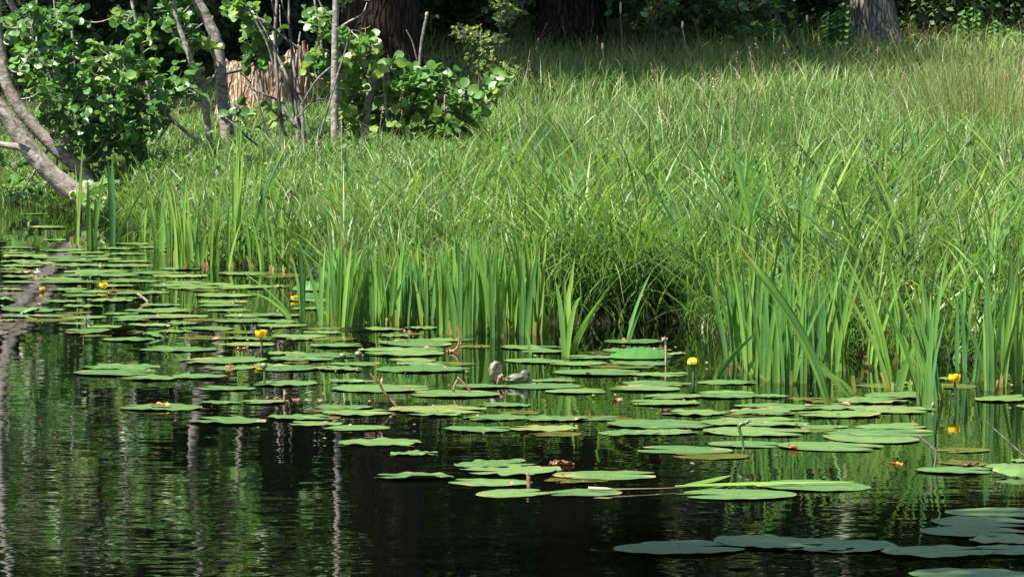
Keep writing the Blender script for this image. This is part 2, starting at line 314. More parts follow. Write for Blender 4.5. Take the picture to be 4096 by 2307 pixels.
blades(mb, put(x, y), hh, R.uniform(.004, .010, n), hh * R.uniform(.1, 1.2, n), R.uniform(0, 2 * np.pi, n), np.clip(R.normal(.5, .22, n), 0, 1), 3, droop=R.uniform(0, .5, n))
tag(mb.build("meadow_grass", GRASS), "fine light green meadow grass covering the bank up to the trees", "grass", kind="stuff")
mb = MB()
n = 27000; x = R.uniform(-3.8, 3.6, n); s = R.uniform(0, 1, n) ** 1.35 * 9 - .03; y = edge(x) + s
dens = clumpy(x, y, 4.5, .9, 12) * np.clip(1.15 - s / 7.5, .1, 1) * np.where(x > -.6, 1.0, .55); k = R.uniform(0, 1, n) < dens * (1 - .85 * np.exp(-((x - .42) / .35) ** 2) * (s < .2)); x, y, s = x[k], y[k], s[k]
hh = (.2 + .34 * R.uniform(0, 1, len(x)) ** 1.4) * np.clip(1.1 - s * .04, .6, 1) * (.7 + .6 * clumpy(x, y, 3.3, .9, 31)) * short(x, y) * np.where(x > -.5, 1.05, .7)
tone = np.clip(.5 + .22 * vnoise(x, y, 2.2, 7) + R.normal(0, .24, len(x)), 0, .9); dd = R.uniform(0, 1, len(x)) < .045; tone[dd] = R.uniform(.92, 1, dd.sum())
ang = np.where(R.uniform(0, 1, len(x)) < .5, -np.pi / 2 + R.normal(0, .8, len(x)), R.uniform(0, 2 * np.pi, len(x)))
b = put(x, y)
blades(mb, b, hh, R.uniform(.005, .017, len(x)), hh * R.uniform(.1, 1.25, len(x)), ang, tone, 5, droop=R.uniform(0, .55, len(x)))
n = 900; x = R.uniform(.02, .85, n); y = edge(x) + R.uniform(.12, .5, n); hh = R.uniform(.28, .55, n)
blades(mb, put(x, y), hh, R.uniform(.006, .013, n), hh * R.uniform(.5, 1.25, n), -np.pi / 2 + R.normal(0, .55, n), np.clip(R.normal(.35, .2, n), 0, 1), 6, droop=R.uniform(.3, .95, n))
# overhanging fringe at the water's edge
n = 3000; x = R.uniform(-3.4, 3.2, n); y = edge(x) + R.uniform(-.04, .22, n); k = R.uniform(size=n) > .8 * np.exp(-((x - .42) / .32) ** 2); x, y = x[k], y[k]; n = len(x); hh = R.uniform(.14, .38, n)
tone = np.clip(R.normal(.42, .2, n), 0, 1)
blades(mb, put(x, y), hh, R.uniform(.005, .011, n), R.uniform(.05, .35, n), -np.pi / 2 + R.normal(0, .7, n), tone, 5, droop=R.uniform(.2, .9, n))
tag(mb.build("sedge_grass", SEDGE), "coarse arching sedge blades overhanging the water along the bank edge", "grass", kind="stuff")
# small broad-leaved herbs between the grass
mb = MB(); n = 5000; x = R.uniform(-4, 3.2, n); y = edge(x) + .05 + R.uniform(0, 1, n) ** 1.4 * 7; k = clumpy(x, y, 2.3, 1.2, 21) > R.uniform(.2, 1, n); x, y = x[k], y[k]; n = len(x)
p = put(x, y); p[:, 2] += R.uniform(.02, .22, n)
leaves(mb, OVAL, p, rnd_dirs(n, .1, .5), rnd_dirs(n, 1.2), R.uniform(.02, .05, n), np.clip(R.normal(.5, .25, n), 0, 1))
tag(mb.build("bank_herb_leaves", NETM), "small broad green herb leaves growing low among the bank grass", "herbs", kind="stuff")
# seed heads
mb = MB(); n = 330; x, y = field(n, 13.6, 34, 1.1); k = y > edge(x) + .3; x, y = x[k], y[k]; n = len(x)
b = put(x, y); hh = R.uniform(.22, .48, n); an = R.uniform(0, 2 * np.pi, n); ln = hh * R.uniform(.05, .35, n)
blades(mb, b, hh, np.full(n, .0022), ln, an, R.uniform(.2, .6, n), 3, prof=lambda t: 1)
top = b + np.stack([np.cos(an) * ln, np.sin(an) * ln, hh], -1)
for k_ in range(16):
    f = k_ / 15; q = top - np.stack([np.cos(an) * ln * .3, np.sin(an) * ln * .3, hh * .3], -1) * (1 - f) * .75
    q = q + R.normal(0, 1, (n, 3)) * (.012 * (1 - f) + .001) * np.where(R.uniform(size=n) < .4, 1, .25)[:, None]
    leaves(mb, FAR, q, rnd_dirs(n, 1.2), rnd_dirs(n), R.uniform(.005, .011, n), R.uniform(.3, 1, n))
tag(mb.build("grass_seed_heads", STRAWM), "thin tan grass stems with seed heads above the meadow", "grass", kind="stuff")

# ------------------------------------------------------------------ woodland behind
def leafcloud(mb, c, r, n, size, tpl=FAR, tint=(.2, .9), shell=.5, lumps=14, lr=.42):
    c = np.array(c, float); r = np.array(r, float)
    L = rnd_dirs(lumps) * (R.uniform(.25, 1, (lumps, 1)) ** .5) * (1 - lr * .6)
    lt = R.uniform(*tint, lumps)
    i = R.integers(0, lumps, n); q = L[i] + rnd_dirs(n) * lr * (R.uniform(0, 1, (n, 1)) ** shell)
    p = c + q * r
    leaves(mb, tpl, p, rnd_dirs(n, -.2, .7), rnd_dirs(n, 1.0), R.uniform(.7, 1.3, n) * size, np.clip(lt[i] + R.normal(0, .12, n), 0, 1))
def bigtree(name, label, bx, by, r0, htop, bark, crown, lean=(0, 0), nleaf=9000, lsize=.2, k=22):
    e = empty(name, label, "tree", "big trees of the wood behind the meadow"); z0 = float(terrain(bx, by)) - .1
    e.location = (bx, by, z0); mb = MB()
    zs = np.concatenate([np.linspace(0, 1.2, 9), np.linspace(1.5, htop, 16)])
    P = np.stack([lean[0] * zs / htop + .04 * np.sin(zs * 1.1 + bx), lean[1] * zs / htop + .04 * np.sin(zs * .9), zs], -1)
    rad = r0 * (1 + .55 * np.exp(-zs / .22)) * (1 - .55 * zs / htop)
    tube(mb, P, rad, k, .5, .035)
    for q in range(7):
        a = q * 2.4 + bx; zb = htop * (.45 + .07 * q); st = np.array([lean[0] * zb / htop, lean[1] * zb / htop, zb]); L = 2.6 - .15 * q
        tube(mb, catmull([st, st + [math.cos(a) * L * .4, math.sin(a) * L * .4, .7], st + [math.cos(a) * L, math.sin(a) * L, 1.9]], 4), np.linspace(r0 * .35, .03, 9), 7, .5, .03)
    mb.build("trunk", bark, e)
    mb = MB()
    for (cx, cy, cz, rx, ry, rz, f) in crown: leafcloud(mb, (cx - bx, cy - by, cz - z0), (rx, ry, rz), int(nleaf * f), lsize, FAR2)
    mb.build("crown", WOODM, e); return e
def pos(px, py): p = ground(px, py); return p[0], p[1]
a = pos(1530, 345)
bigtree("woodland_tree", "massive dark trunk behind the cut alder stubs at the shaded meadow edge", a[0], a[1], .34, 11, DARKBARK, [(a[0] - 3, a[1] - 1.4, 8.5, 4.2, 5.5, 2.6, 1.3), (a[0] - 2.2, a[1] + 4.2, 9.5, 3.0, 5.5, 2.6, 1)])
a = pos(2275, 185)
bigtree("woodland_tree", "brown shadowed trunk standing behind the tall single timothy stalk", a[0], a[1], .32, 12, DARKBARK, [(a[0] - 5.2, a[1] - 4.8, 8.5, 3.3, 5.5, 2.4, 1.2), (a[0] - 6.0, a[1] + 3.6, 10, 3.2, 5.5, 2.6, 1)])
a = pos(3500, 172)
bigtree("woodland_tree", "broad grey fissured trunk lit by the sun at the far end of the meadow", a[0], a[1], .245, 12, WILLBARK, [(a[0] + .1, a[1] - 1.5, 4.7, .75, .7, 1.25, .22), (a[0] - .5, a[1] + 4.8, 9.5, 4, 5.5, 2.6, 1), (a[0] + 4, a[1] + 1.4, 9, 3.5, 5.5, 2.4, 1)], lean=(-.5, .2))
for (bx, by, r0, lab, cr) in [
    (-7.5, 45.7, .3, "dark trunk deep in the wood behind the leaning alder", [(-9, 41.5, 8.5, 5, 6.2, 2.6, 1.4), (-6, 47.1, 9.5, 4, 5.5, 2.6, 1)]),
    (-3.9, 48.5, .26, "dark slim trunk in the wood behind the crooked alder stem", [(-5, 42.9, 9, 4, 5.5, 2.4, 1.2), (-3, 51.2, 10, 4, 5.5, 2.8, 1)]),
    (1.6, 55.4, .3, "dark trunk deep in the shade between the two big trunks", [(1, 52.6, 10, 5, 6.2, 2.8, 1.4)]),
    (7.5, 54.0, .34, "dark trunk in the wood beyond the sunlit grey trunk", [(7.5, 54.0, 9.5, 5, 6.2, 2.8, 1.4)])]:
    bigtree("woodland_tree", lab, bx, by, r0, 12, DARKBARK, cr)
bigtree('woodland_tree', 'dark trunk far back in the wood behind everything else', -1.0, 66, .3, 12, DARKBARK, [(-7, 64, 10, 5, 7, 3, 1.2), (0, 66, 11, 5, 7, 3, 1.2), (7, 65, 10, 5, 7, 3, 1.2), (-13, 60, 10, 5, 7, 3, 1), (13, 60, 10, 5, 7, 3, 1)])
# dense undergrowth mass that closes the wood
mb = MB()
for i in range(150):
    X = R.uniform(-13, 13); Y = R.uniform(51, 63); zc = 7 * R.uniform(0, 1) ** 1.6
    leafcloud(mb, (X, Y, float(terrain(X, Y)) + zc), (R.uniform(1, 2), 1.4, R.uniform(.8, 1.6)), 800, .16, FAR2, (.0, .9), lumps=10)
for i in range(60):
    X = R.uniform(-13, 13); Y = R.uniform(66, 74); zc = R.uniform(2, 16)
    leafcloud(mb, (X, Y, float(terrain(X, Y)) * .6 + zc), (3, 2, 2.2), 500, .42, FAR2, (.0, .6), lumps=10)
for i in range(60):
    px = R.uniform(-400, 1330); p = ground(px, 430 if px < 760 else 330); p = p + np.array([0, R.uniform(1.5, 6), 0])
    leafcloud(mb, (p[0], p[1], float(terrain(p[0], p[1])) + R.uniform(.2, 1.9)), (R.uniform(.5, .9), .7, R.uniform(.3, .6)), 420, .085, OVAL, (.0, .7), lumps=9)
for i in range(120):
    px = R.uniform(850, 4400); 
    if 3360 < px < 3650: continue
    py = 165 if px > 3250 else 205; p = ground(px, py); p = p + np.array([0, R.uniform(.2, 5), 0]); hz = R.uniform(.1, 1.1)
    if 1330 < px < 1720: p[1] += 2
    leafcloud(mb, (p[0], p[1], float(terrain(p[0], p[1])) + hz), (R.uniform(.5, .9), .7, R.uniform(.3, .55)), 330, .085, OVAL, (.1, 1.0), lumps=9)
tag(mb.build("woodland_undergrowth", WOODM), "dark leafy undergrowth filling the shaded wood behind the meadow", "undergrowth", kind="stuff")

# ------------------------------------------------------------------ woody plants from photo stems
def stem3(pts, d, dj=0.0):
    """pts: (px, py, width px[, depth offset]) -> 3-D points and radii at distance d"""
    P = []; r = []
    for q in pts:
        dd = d + (q[3] if len(q) > 3 else 0); P.append(at(q[0], q[1], dd)); r.append(q[2] * dd / FPX / 2)
    return np.array(P), np.array(r)
def addstem(mb, pts, d, k=8, rough=.03, sub=6, sway=.35):
    P, r = stem3(pts, d); C = catmull(P, sub); rr = np.interp(np.linspace(0, 1, len(C)), np.linspace(0, 1, len(r)), r)
    C = C + np.cumsum(R.normal(0, 1, C.shape), 0) * (rr[:, None] * sway * .25) * np.linspace(0, 1, len(C))[:, None] * .5
    tube(mb, C, rr, k, .5, rough); return C
def blobs_to_leaves(wood, leaf, skel, blobs, d, lsize, tpl=ALDER, rd=.35, per=7, tint=(.1, .95), twl=(.12, .28), link=.9, lm_small=True):
    skel = np.asarray(skel)
    if tpl is ALDER and lm_small: lsize *= .78; per += 2
    for bl in blobs:
        cx, cy, rx, ry, nt = bl[:5]; dd = d + (bl[5] if len(bl) > 5 else 0)
        c = at(cx, cy, dd); ax = m(rx, dd); az = m(ry, dd)
        kn = skel[np.argmin(((skel - c) ** 2).sum(-1))]
        far = np.linalg.norm(kn - c)
        if far < 2.2 and link:
            mid = (kn + c) / 2 + np.array([0, 0, -.05]); br = catmull([kn, mid + R.normal(0, .03, 3), c], 4)
            tube(wood, br, np.linspace(.006 + .004 * min(far, 1), .003, len(br)), 5, .5, .04)
        bt = R.uniform(*tint)
        for i in range(nt):
            q = rnd_dirs(1)[0] * R.uniform(0, 1) ** .45; p0 = c + q * np.array([ax, rd, az]) * .85
            dr = unit(q * np.array([1, 1, .6]) + np.array([0, 0, .35]) + R.normal(0, .4, 3)); L = R.uniform(*twl)
            tw = catmull([p0 - dr * L * .5, p0 + R.normal(0, .015, 3), p0 + dr * L * .5 + np.array([0, 0, -.02])], 3)
            if link and np.linalg.norm(p0 - c) < .8:
                lk_ = catmull([c + (p0 - c) * .05, (c + tw[0]) / 2 + R.normal(0, .02, 3), tw[0]], 3); tube(wood, lk_, np.linspace(.0035, .0025, len(lk_)), 4, .5)
            tube(wood, tw, np.linspace(.0028, .0012, len(tw)), 4, .5)
            k = per + R.integers(-2, 3)
            f = R.uniform(.05, 1, k); pp = np.stack([np.interp(f, np.linspace(0, 1, len(tw)), tw[:, a_]) for a_ in range(3)], -1)
            dl = unit(dr * .5 + rnd_dirs(k) * np.array([1, 1, .5]) + np.array([0, 0, -.1]))
            leaves(leaf, tpl, pp, dl, rnd_dirs(k) * .8 + np.array([-.2, -.5, .65]), lsize * R.uniform(.55, 1.15, k), np.clip(bt + R.normal(0, .2, k), 0, 1))
# 1 the big leaning alder on the left bank
dA = 28.0
e = empty("alder_tree", "leaning grey alder with forked trunk and round leaves over the water", "tree"); wood = MB(); leaf = MB(); sk = []
sk.append(addstem(wood, [(437, 905, 68), (407, 815, 63), (317, 678, 56), (232, 605, 53), (147, 520, 51), (77, 435, 51), (24, 330, 51), (-2, 200, 48), (-16, 60, 43), (-18, -120, 39), (-3, -400, 32), (22, -800, 22), (12, -1100, 12)], dA, 12, .02, 6, .12))
sk.append(addstem(wood, [(412, 930, 96), (382, 838, 91), (282, 757, 82), (207, 697, 77), (137, 622, 75), (74, 537, 72), (17, 455, 67), (-58, 375, 63), (-238, 280, 58), (-418, 100, 51), (-578, -300, 34), (-658, -700, 12)], dA - .12, 12))
sk.append(addstem(wood, [(150, 640, 40), (90, 595, 34), (30, 585, 28), (-60, 575, 24), (-200, 560, 10)], dA - .3, 8))
sk.append(addstem(wood, [(60, 520, 36), (20, 460, 32), (-80, 400, 26), (-200, 380, 12)], dA - .35, 8))
bl = [(230, 90, 110, 90, 18), (120, 60, 80, 60, 9), (260, 230, 110, 90, 18), (120, 220, 80, 60, 9), (180, 330, 120, 70, 14), (330, 330, 110, 80, 16), (300, 430, 130, 60, 16), (440, 230, 80, 60, 10),
      (500, 300, 80, 60, 11), (420, 400, 120, 70, 14), (230, 500, 60, 50, 6), (450, 500, 110, 60, 14), (330, 560, 120, 60, 12, .2), (420, 600, 90, 40, 6, .3), (40, 660, 80, 50, 4, .9), (150, 740, 100, 40, 5, .8), (330, 690, 60, 30, 5, .3), (430, 760, 70, 40, 7, -.4), (370, 800, 60, 30, 5, -.4), (480, 800, 70, 40, 6, -.2), (520, 680, 70, 40, 6, .1),
      (60, 760, 90, 40, 4, .8), (300, -160, 160, 110, 14), (120, -350, 160, 120, 10), (360, -450, 160, 120, 10), (540, -300, 120, 120, 9), (-250, 250, 140, 120, 8)]
blobs_to_leaves(wood, leaf, np.vstack(sk), bl, dA, .072, rd=.6, per=9)
wood.build("trunk", ALDBARK, e); leaf.build("crown", ALDERM, e)
# 2 slanting stems behind it
def sapling(name, label, cat, stems, d, blobs, lsize, bark=ALDBARK, lm=ALDERM, tpl=ALDER, group=None, **kw):
    e = empty(name, label, cat, group); wood = MB(); leaf = MB(); sk = [addstem(wood, s_, d) for s_ in stems]
    if blobs: blobs_to_leaves(wood, leaf, np.vstack(sk), blobs, d, lsize, tpl, **kw)
    wood.build("trunk", bark, e)
    if blobs: leaf.build("crown", lm, e)
    return e
G = "young alders on the bank"
sapling("alder_sapling", "grey slanting alder stem behind the leaning trunk in the upper corner", "sapling", [[(275, 560, 22), (245, 440, 26), (205, 350, 30), (150, 215, 32), (60, 50, 28), (10, -60, 26), (-60, -300, 18)]], 29.9, [(60, 120, 70, 60, 5), (20, -150, 150, 100, 10)], .085, group=G)
sapling("alder_sapling", "thin upright twigs rising through the leaning alder's leaves", "sapling", [[(300, 330, 12), (292, 180, 12), (280, 40, 11), (276, -120, 9)], [(150, 240, 10), (146, 120, 9), (148, -80, 8)], [(265, 440, 8), (245, 300, 8), (225, 110, 7), (210, -60, 6)]], 28.8, [(290, 20, 40, 60, 4), (480, 60, 30, 40, 2), (460, 420, 60, 60, 6)], .08, group=G)
sapling("alder_sapling", "thin straight grey alder stem between leafy shrub and crooked trunk", "sapling", [[(600, 420, 14), (590, 340, 14), (570, 210, 15), (550, 110, 14), (528, 0, 14), (505, -160, 12), (480, -400, 7)]], 29.8, [(480, 70, 40, 40, 3), (530, 150, 60, 50, 5), (600, 120, 50, 40, 4), (480, -150, 150, 90, 10), (560, -350, 150, 90, 9)], .08, group=G)
sapling("alder_sapling", "low dark branch arching out of the grass into the shrub leaves", "sapling", [[(900, 640, 14), (850, 605, 15), (760, 540, 15), (690, 480, 14), (625, 410, 13), (580, 340, 11), (530, 300, 7)]], 28.1, [(660, 370, 60, 40, 6), (560, 290, 70, 50, 8), (620, 480, 70, 50, 7), (540, 420, 70, 50, 8), (700, 330, 40, 40, 5), (740, 350, 50, 30, 4), (510, 540, 90, 60, 10), (560, 600, 90, 50, 8)], .082, group=G)
sapling("alder_tree", "crooked grey alder trunk with a bent elbow beside the rotten stump", "tree", [[(912, 590, 62), (905, 500, 58), (890, 380, 55), (880, 250, 50), (865, 150, 46), (848, 115, 44), (815, 50, 46), (785, -30, 44), (760, -300, 38), (790, -700, 26), (780, -1050, 10)], [(855, 120, 14), (850, 90, 12), (851, 65, 8)], [(880, 270, 14), (845, 210, 10), (835, 180, 6)]], 30.5,
        [(720, 55, 65, 55, 10), (760, 130, 60, 60, 10), (690, 20, 40, 30, 4), (800, 170, 50, 45, 7), (640, -120, 160, 120, 14), (880, -300, 180, 150, 16), (700, -520, 220, 150, 18), (900, -700, 160, 120, 10)], .085)
sapling("alder_tree", "slim crooked alder stem just beside the bent grey trunk", "tree", [[(838, 570, 27), (828, 480, 30), (812, 380, 32), (805, 330, 34), (775, 280, 28), (750, 210, 24), (730, 150, 22), (700, 60, 18), (690, -100, 12)], [(815, 345, 16), (845, 320, 12), (880, 270, 8)]], 30.1, [(750, 350, 60, 35, 7), (690, 370, 40, 30, 4), (790, 290, 30, 30, 2)], .078)
sapling("alder_tree", "slender straight grey alder trunk standing in front of the dark wood", "tree", [[(1347, 640, 36), (1340, 560, 35), (1339, 400, 34), (1340, 250, 31), (1342, 120, 29), (1345, 0, 28), (1348, -250, 25), (1345, -600, 20), (1352, -1000, 8)], [(1352, 115, 10), (1400, 85, 9), (1450, 55, 8), (1468, 12, 5)], [(1325, 60, 8), (1295, 40, 8), (1275, 0, 6), (1268, -40, 4)], [(1350, 10, 8), (1390, -5, 6), (1480, 3, 4)]], 28.5, [(1375, 150, 30, 40, 4), (1370, 20, 20, 20, 1), (1270, -320, 100, 90, 3), (1400, -560, 120, 110, 3), (1300, -800, 140, 120, 4)], .08)
sapling("alder_sapling", "leafy alder twig rising just beside the slender straight trunk", "sapling", [[(1325, 290, 11), (1300, 270, 13), (1290, 200, 12), (1278, 120, 11), (1262, 30, 9), (1250, -60, 7)]], 28.9, [(1270, 60, 40, 50, 5), (1300, 110, 50, 50, 6), (1275, 210, 60, 50, 6), (1290, 260, 50, 40, 5)], .075, group=G)
sapling("alder_sapling", "leafy shoot reaching in from above with one bunch of big leaves", "sapling", [[(1030, 250, 14), (1065, 185, 14), (1030, 120, 13), (990, 40, 12), (960, -60, 14), (930, -300, 16)]], 29.4, [(965, 25, 45, 40, 8), (1000, 70, 45, 35, 7), (1020, 150, 60, 35, 4), (1080, 150, 40, 30, 3), (1010, 230, 50, 50, 5), (1060, 215, 40, 40, 5), (940, 440, 30, 30, 2), (1095, 450, 40, 30, 3), (985, -330, 70, 110, 14), (1010, -520, 60, 90, 10)], .088, group=G)
# dead dark shrub
e = empty("dead_shrub", "leafless dark grey shrub of many sticks before the rotten stump", "shrub"); wood = MB(); d = 27.7
for st in [[(1185, 745, 24), (1160, 640, 22), (1125, 480, 18), (1110, 330, 17), (1100, 200, 15), (1105, 60, 13), (1112, -60, 8)],
           [(1195, 745, 20), (1190, 560, 15), (1175, 420, 15), (1150, 320, 13), (1110, 220, 12), (1100, 90, 10), (1085, 0, 6)],
           [(1230, 720, 16), (1215, 560, 14), (1205, 420, 15), (1180, 300, 15), (1165, 180, 13), (1155, 100, 11), (1155, 0, 8), (1160, -80, 5)],
           [(1265, 740, 13), (1255, 600, 12), (1225, 550, 14), (1190, 470, 14), (1180, 380, 12), (1185, 240, 10), (1200, 130, 6)],
           [(1100, 620, 8), (1070, 540, 8), (1030, 400, 8), (1000, 330, 6), (960, 290, 4)], [(1180, 500, 12), (1120, 410, 13), (1060, 380, 10), (1010, 355, 9), (960, 320, 6)],
           [(1110, 330, 9), (1070, 180, 9), (1020, 80, 7), (985, 20, 5)], [(1105, 200, 7), (1060, 120, 7), (1020, 50, 6), (1000, 28, 4)], [(1190, 190, 10), (1120, 140, 10), (1065, 90, 7), (1030, 70, 4)],
           [(1250, 660, 10), (1300, 470, 10), (1350, 300, 9), (1385, 190, 8), (1400, 120, 5)], [(1205, 420, 7), (1260, 330, 8), (1310, 280, 8), (1330, 270, 6)], [(1190, 470, 8), (1260, 400, 8), (1320, 405, 5)],
           [(1210, 720, 11), (1120, 640, 11), (1000, 560, 10), (960, 520, 8), (900, 470, 4)], [(1180, 700, 8), (1130, 600, 8), (1095, 540, 6), (1050, 500, 4)], [(1125, 480, 7), (1060, 400, 7), (1010, 300, 4)], [(1155, 100, 5), (1130, 20, 5), (1120, -40, 3)], [(1165, 180, 5), (1125, 110, 5), (1118, 20, 3)]]:
    addstem(wood, [q + (R.normal(0, .06),) for q in st], d, 6, .05)
wood.build("branches", DEADWOOD, e)
# dark cut stick with white top
e = empty("cut_stick", "tall dark stick with a pale freshly cut tip beside the big dark trunk", "stick"); wood = MB()
addstem(wood, [(1672, 400, 14), (1680, 230, 13), (1690, 150, 13), (1706, 62, 13)], 32.5, 7); addstem(wood, [(1668, 240, 7), (1650, 170, 6), (1625, 120, 5)], 32.5, 5); wood.build("stem", TWIGM, e)
wood = MB(); addstem(wood, [(1706, 62, 14), (1709, 50, 13)], 32.48, 7); wood.build("cut_end", STRAWM, e)
# cut stubs with shrubby regrowth
e = empty("cut_alder_shrub", "bushy regrowth of large leaves around sawn off alder stubs", "shrub"); wood = MB(); leaf = MB(); d = 29.1; sk = []
for st in [[(1455, 560, 36), (1465, 470, 36), (1480, 380, 38), (1490, 320, 40), (1475, 280, 34), (1462, 262, 22)], [(1490, 318, 24), (1512, 300, 22), (1512, 278, 16)], [(1530, 270, 22), (1548, 300, 24), (1562, 370, 24), (1575, 460, 24), (1590, 560, 22)],
           [(1590, 405, 14), (1620, 440, 18), (1640, 480, 14)], [(1700, 500, 14), (1730, 410, 15), (1745, 385, 14), (1765, 370, 12)], [(1765, 370, 22), (1755, 430, 20), (1745, 480, 20), (1775, 500, 12)], [(1520, 262, 9), (1535, 340, 11), (1545, 450, 11), (1548, 560, 10)],
           [(1360, 660, 22), (1372, 520, 10), (1370, 480, 8)], [(1395, 580, 12), (1405, 490, 12), (1420, 420, 8)], [(1900, 440, 12), (1950, 415, 9), (1990, 390, 5)], [(1640, 560, 30), (1625, 530, 26)], [(1780, 380, 8), (1778, 480, 9)]]:
    sk.append(addstem(wood, st, d + R.normal(0, .1), 8, .06))
bl = [(1440, 160, 70, 40, 9), (1400, 170, 40, 40, 4), (1480, 200, 50, 40, 7), (1420, 230, 60, 40, 6), (1500, 260, 50, 40, 5), (1570, 260, 45, 40, 6), (1640, 290, 60, 40, 7), (1700, 320, 60, 40, 7), (1740, 300, 50, 50, 5), (1400, 370, 50, 50, 7), (1390, 430, 60, 40, 7),
      (1580, 480, 80, 40, 10), (1530, 510, 80, 40, 10), (1650, 430, 70, 50, 9), (1700, 380, 60, 50, 7), (1820, 400, 60, 50, 7), (1880, 350, 60, 45, 6), (1840, 470, 80, 45, 8), (1960, 360, 50, 35, 5), (1990, 300, 40, 40, 4), (1600, 580, 90, 40, 10), (1700, 560, 90, 45, 9), (1470, 560, 70, 40, 7), (1780, 300, 30, 25, 3), (1560, 400, 50, 40, 5), (1760, 540, 60, 40, 6), (1660, 610, 80, 30, 7), (1460, 330, 60, 50, 7), (1420, 480, 60, 50, 7), (1540, 360, 60, 40, 6), (1500, 610, 80, 40, 7), (1820, 560, 70, 40, 7), (1620, 350, 50, 40, 6), (1900, 440, 50, 40, 5), (1390, 290, 40, 40, 5)]
blobs_to_leaves(wood, leaf, np.vstack(sk), bl, d, .092, rd=.45, per=5, tint=(.5, 1), twl=(.08, .2))
wood.build("trunk", ALDBARK, e); leaf.build("crown", ALDERM, e)
# pale sapling
sapling("pale_sapling", "yellow green sapling with tiny leaves against the dark wood", "sapling", [[(1960, 310, 10), (1990, 230, 9), (2000, 130, 8), (2010, 40, 6), (2020, -60, 4)], [(1990, 230, 6), (1900, 190, 5), (1850, 130, 4)], [(1940, 330, 8), (1920, 280, 7), (1890, 240, 5)]], 35.3,
        [(1850, 130, 45, 30, 10), (1910, 150, 60, 40, 14), (1980, 160, 50, 35, 12), (1930, 190, 60, 40, 14), (1910, 240, 50, 30, 11), (1980, 240, 45, 35, 11), (2020, 20, 50, 40, 12), (2010, 80, 40, 30, 7), (2060, 270, 50, 25, 8), (1990, -60, 60, 60, 12), (1950, 280, 40, 30, 6)], .042, TWIGM, PALEM, OVAL, per=8, rd=.3, twl=(.06, .16))
# hanging leafy branches at the top edge
for (lab, st, bb) in [("leafy hanging branch at the wood's edge above the tall timothy stalk", [(2640, -200, 10), (2630, -60, 8), (2625, 20, 5), (2630, 70, 3)], [(2630, 15, 45, 30, 7), (2600, 60, 40, 20, 4), (2690, 10, 30, 20, 4), (2640, -90, 80, 70, 10)]),
                      ("drooping branch of round leaves above the dark hollow in the wood", [(2960, -200, 10), (2940, -60, 8), (2920, 10, 4)], [(2910, 15, 40, 20, 3), (3000, 10, 40, 20, 4), (2940, -80, 80, 60, 8)]),
                      ("hanging leafy spray just beside the sunlit grey trunk", [(3090, -200, 9), (3100, -60, 8), (3105, 60, 4)], [(3060, 20, 45, 40, 6), (3110, 40, 30, 30, 4), (3080, -80, 80, 60, 8)]),
                      ("leafy spray at the shaded wood's edge beside the pale sapling", [(2160, -240, 9), (2110, -60, 8), (2085, 60, 4)], [(2030, 60, 60, 60, 7), (1990, 20, 40, 40, 4), (2100, 0, 40, 40, 5), (2100, -90, 90, 60, 9)])]:
    sapling("hanging_branch", lab, "branch", [st], 40.9, bb, .075, TWIGM, ALDERM, OVAL, rd=.3, per=7, group="leafy branches hanging at the wood's edge")
# nettles beside the far trunk
for (lab, px, py, hp, w_) in [("tall nettle plant growing against the sunlit grey trunk", 3350, 200, 190, 60), ("bushy nettle plant in the shade before the wood's dark hollow", 3060, 190, 130, 70), ("tall nettle plant behind the rush tussock", 3900, 190, 190, 60), ("low nettle plant at the foot of the wood beyond the rush tussock", 4080, 190, 90, 60), ("low nettle plant close behind the foot of the grey trunk", 3690, 190, 70, 80), ("shaded nettle plant in front of the wood's hollow", 3180, 170, 120, 40)]:
    e = empty("nettle_plant", lab, "plant", "nettles at the foot of the wood"); p = ground(px, py + 10); st = MB(); lf = MB()
    for i in range(7):
        b = p + np.array([R.normal(0, m(w_, p[1]) * .6), R.normal(0, .15), -.03]); h = m(hp, p[1]) * R.uniform(.6, 1.1); t = b + np.array([R.normal(0, .06), R.normal(0, .06), h]); tube(st, [b, (b + t) / 2 + R.normal(0, .01, 3), t], [.005, .004, .002], 4, .5)
        k = 14; f = np.repeat(np.linspace(.25, 1, k), 2); a = np.tile([0, np.pi], k) + np.repeat(np.arange(k) * 1.57, 2)
        leaves(lf, OVAL, b + (t - b) * f[:, None], np.stack([np.cos(a), np.sin(a), np.full(2 * k, -.25)], -1), rnd_dirs(2 * k, 2.0), .11 * (1.15 - .6 * f), R.uniform(.1, 1, 2 * k))
    st.build("stem", STALKM, e); lf.build("foliage", NETM, e)
# rotten stump
e = empty("rotten_stump", "broken orange brown rotten tree stump with tall splinter behind the dead shrub", "stump")
d = 32.7; c = at(1030, 500, d); c[2] = float(terrain(c[0], c[1])) - .05; mb = MB(); k = 44; n = 14
ph = np.linspace(0, 2 * np.pi, k, endpoint=False); V = []
colr = .07 * R.normal(size=k) * .5 + .03 * np.sin(ph * 11); top = .44 + .05 * np.sin(ph * 3 + 1) + .03 * R.normal(size=k) + .05 * np.cos(ph)
for i in range(n):
    f = i / (n - 1); rr = (.27 * (1 + .25 * (1 - f) ** 3) * (1 + .05 * np.sin(ph * 7) + colr * (1.2 - .4 * f) + .010 * R.normal(size=k)))
    V.append(np.stack([c[0] + rr * np.cos(ph), c[1] + rr * np.sin(ph) * .8, c[2] + f * top], -1))
for f in (.75, .4, .1): V.append(np.stack([c[0] + .25 * f * np.cos(ph), c[1] + .2 * f * np.sin(ph), c[2] + top * .9 - .1 * (1 - f) + .02 * R.normal(size=k)], -1))
i, j = np.meshgrid(np.arange(len(V) - 1), np.arange(k), indexing='ij'); j2 = (j + 1) % k
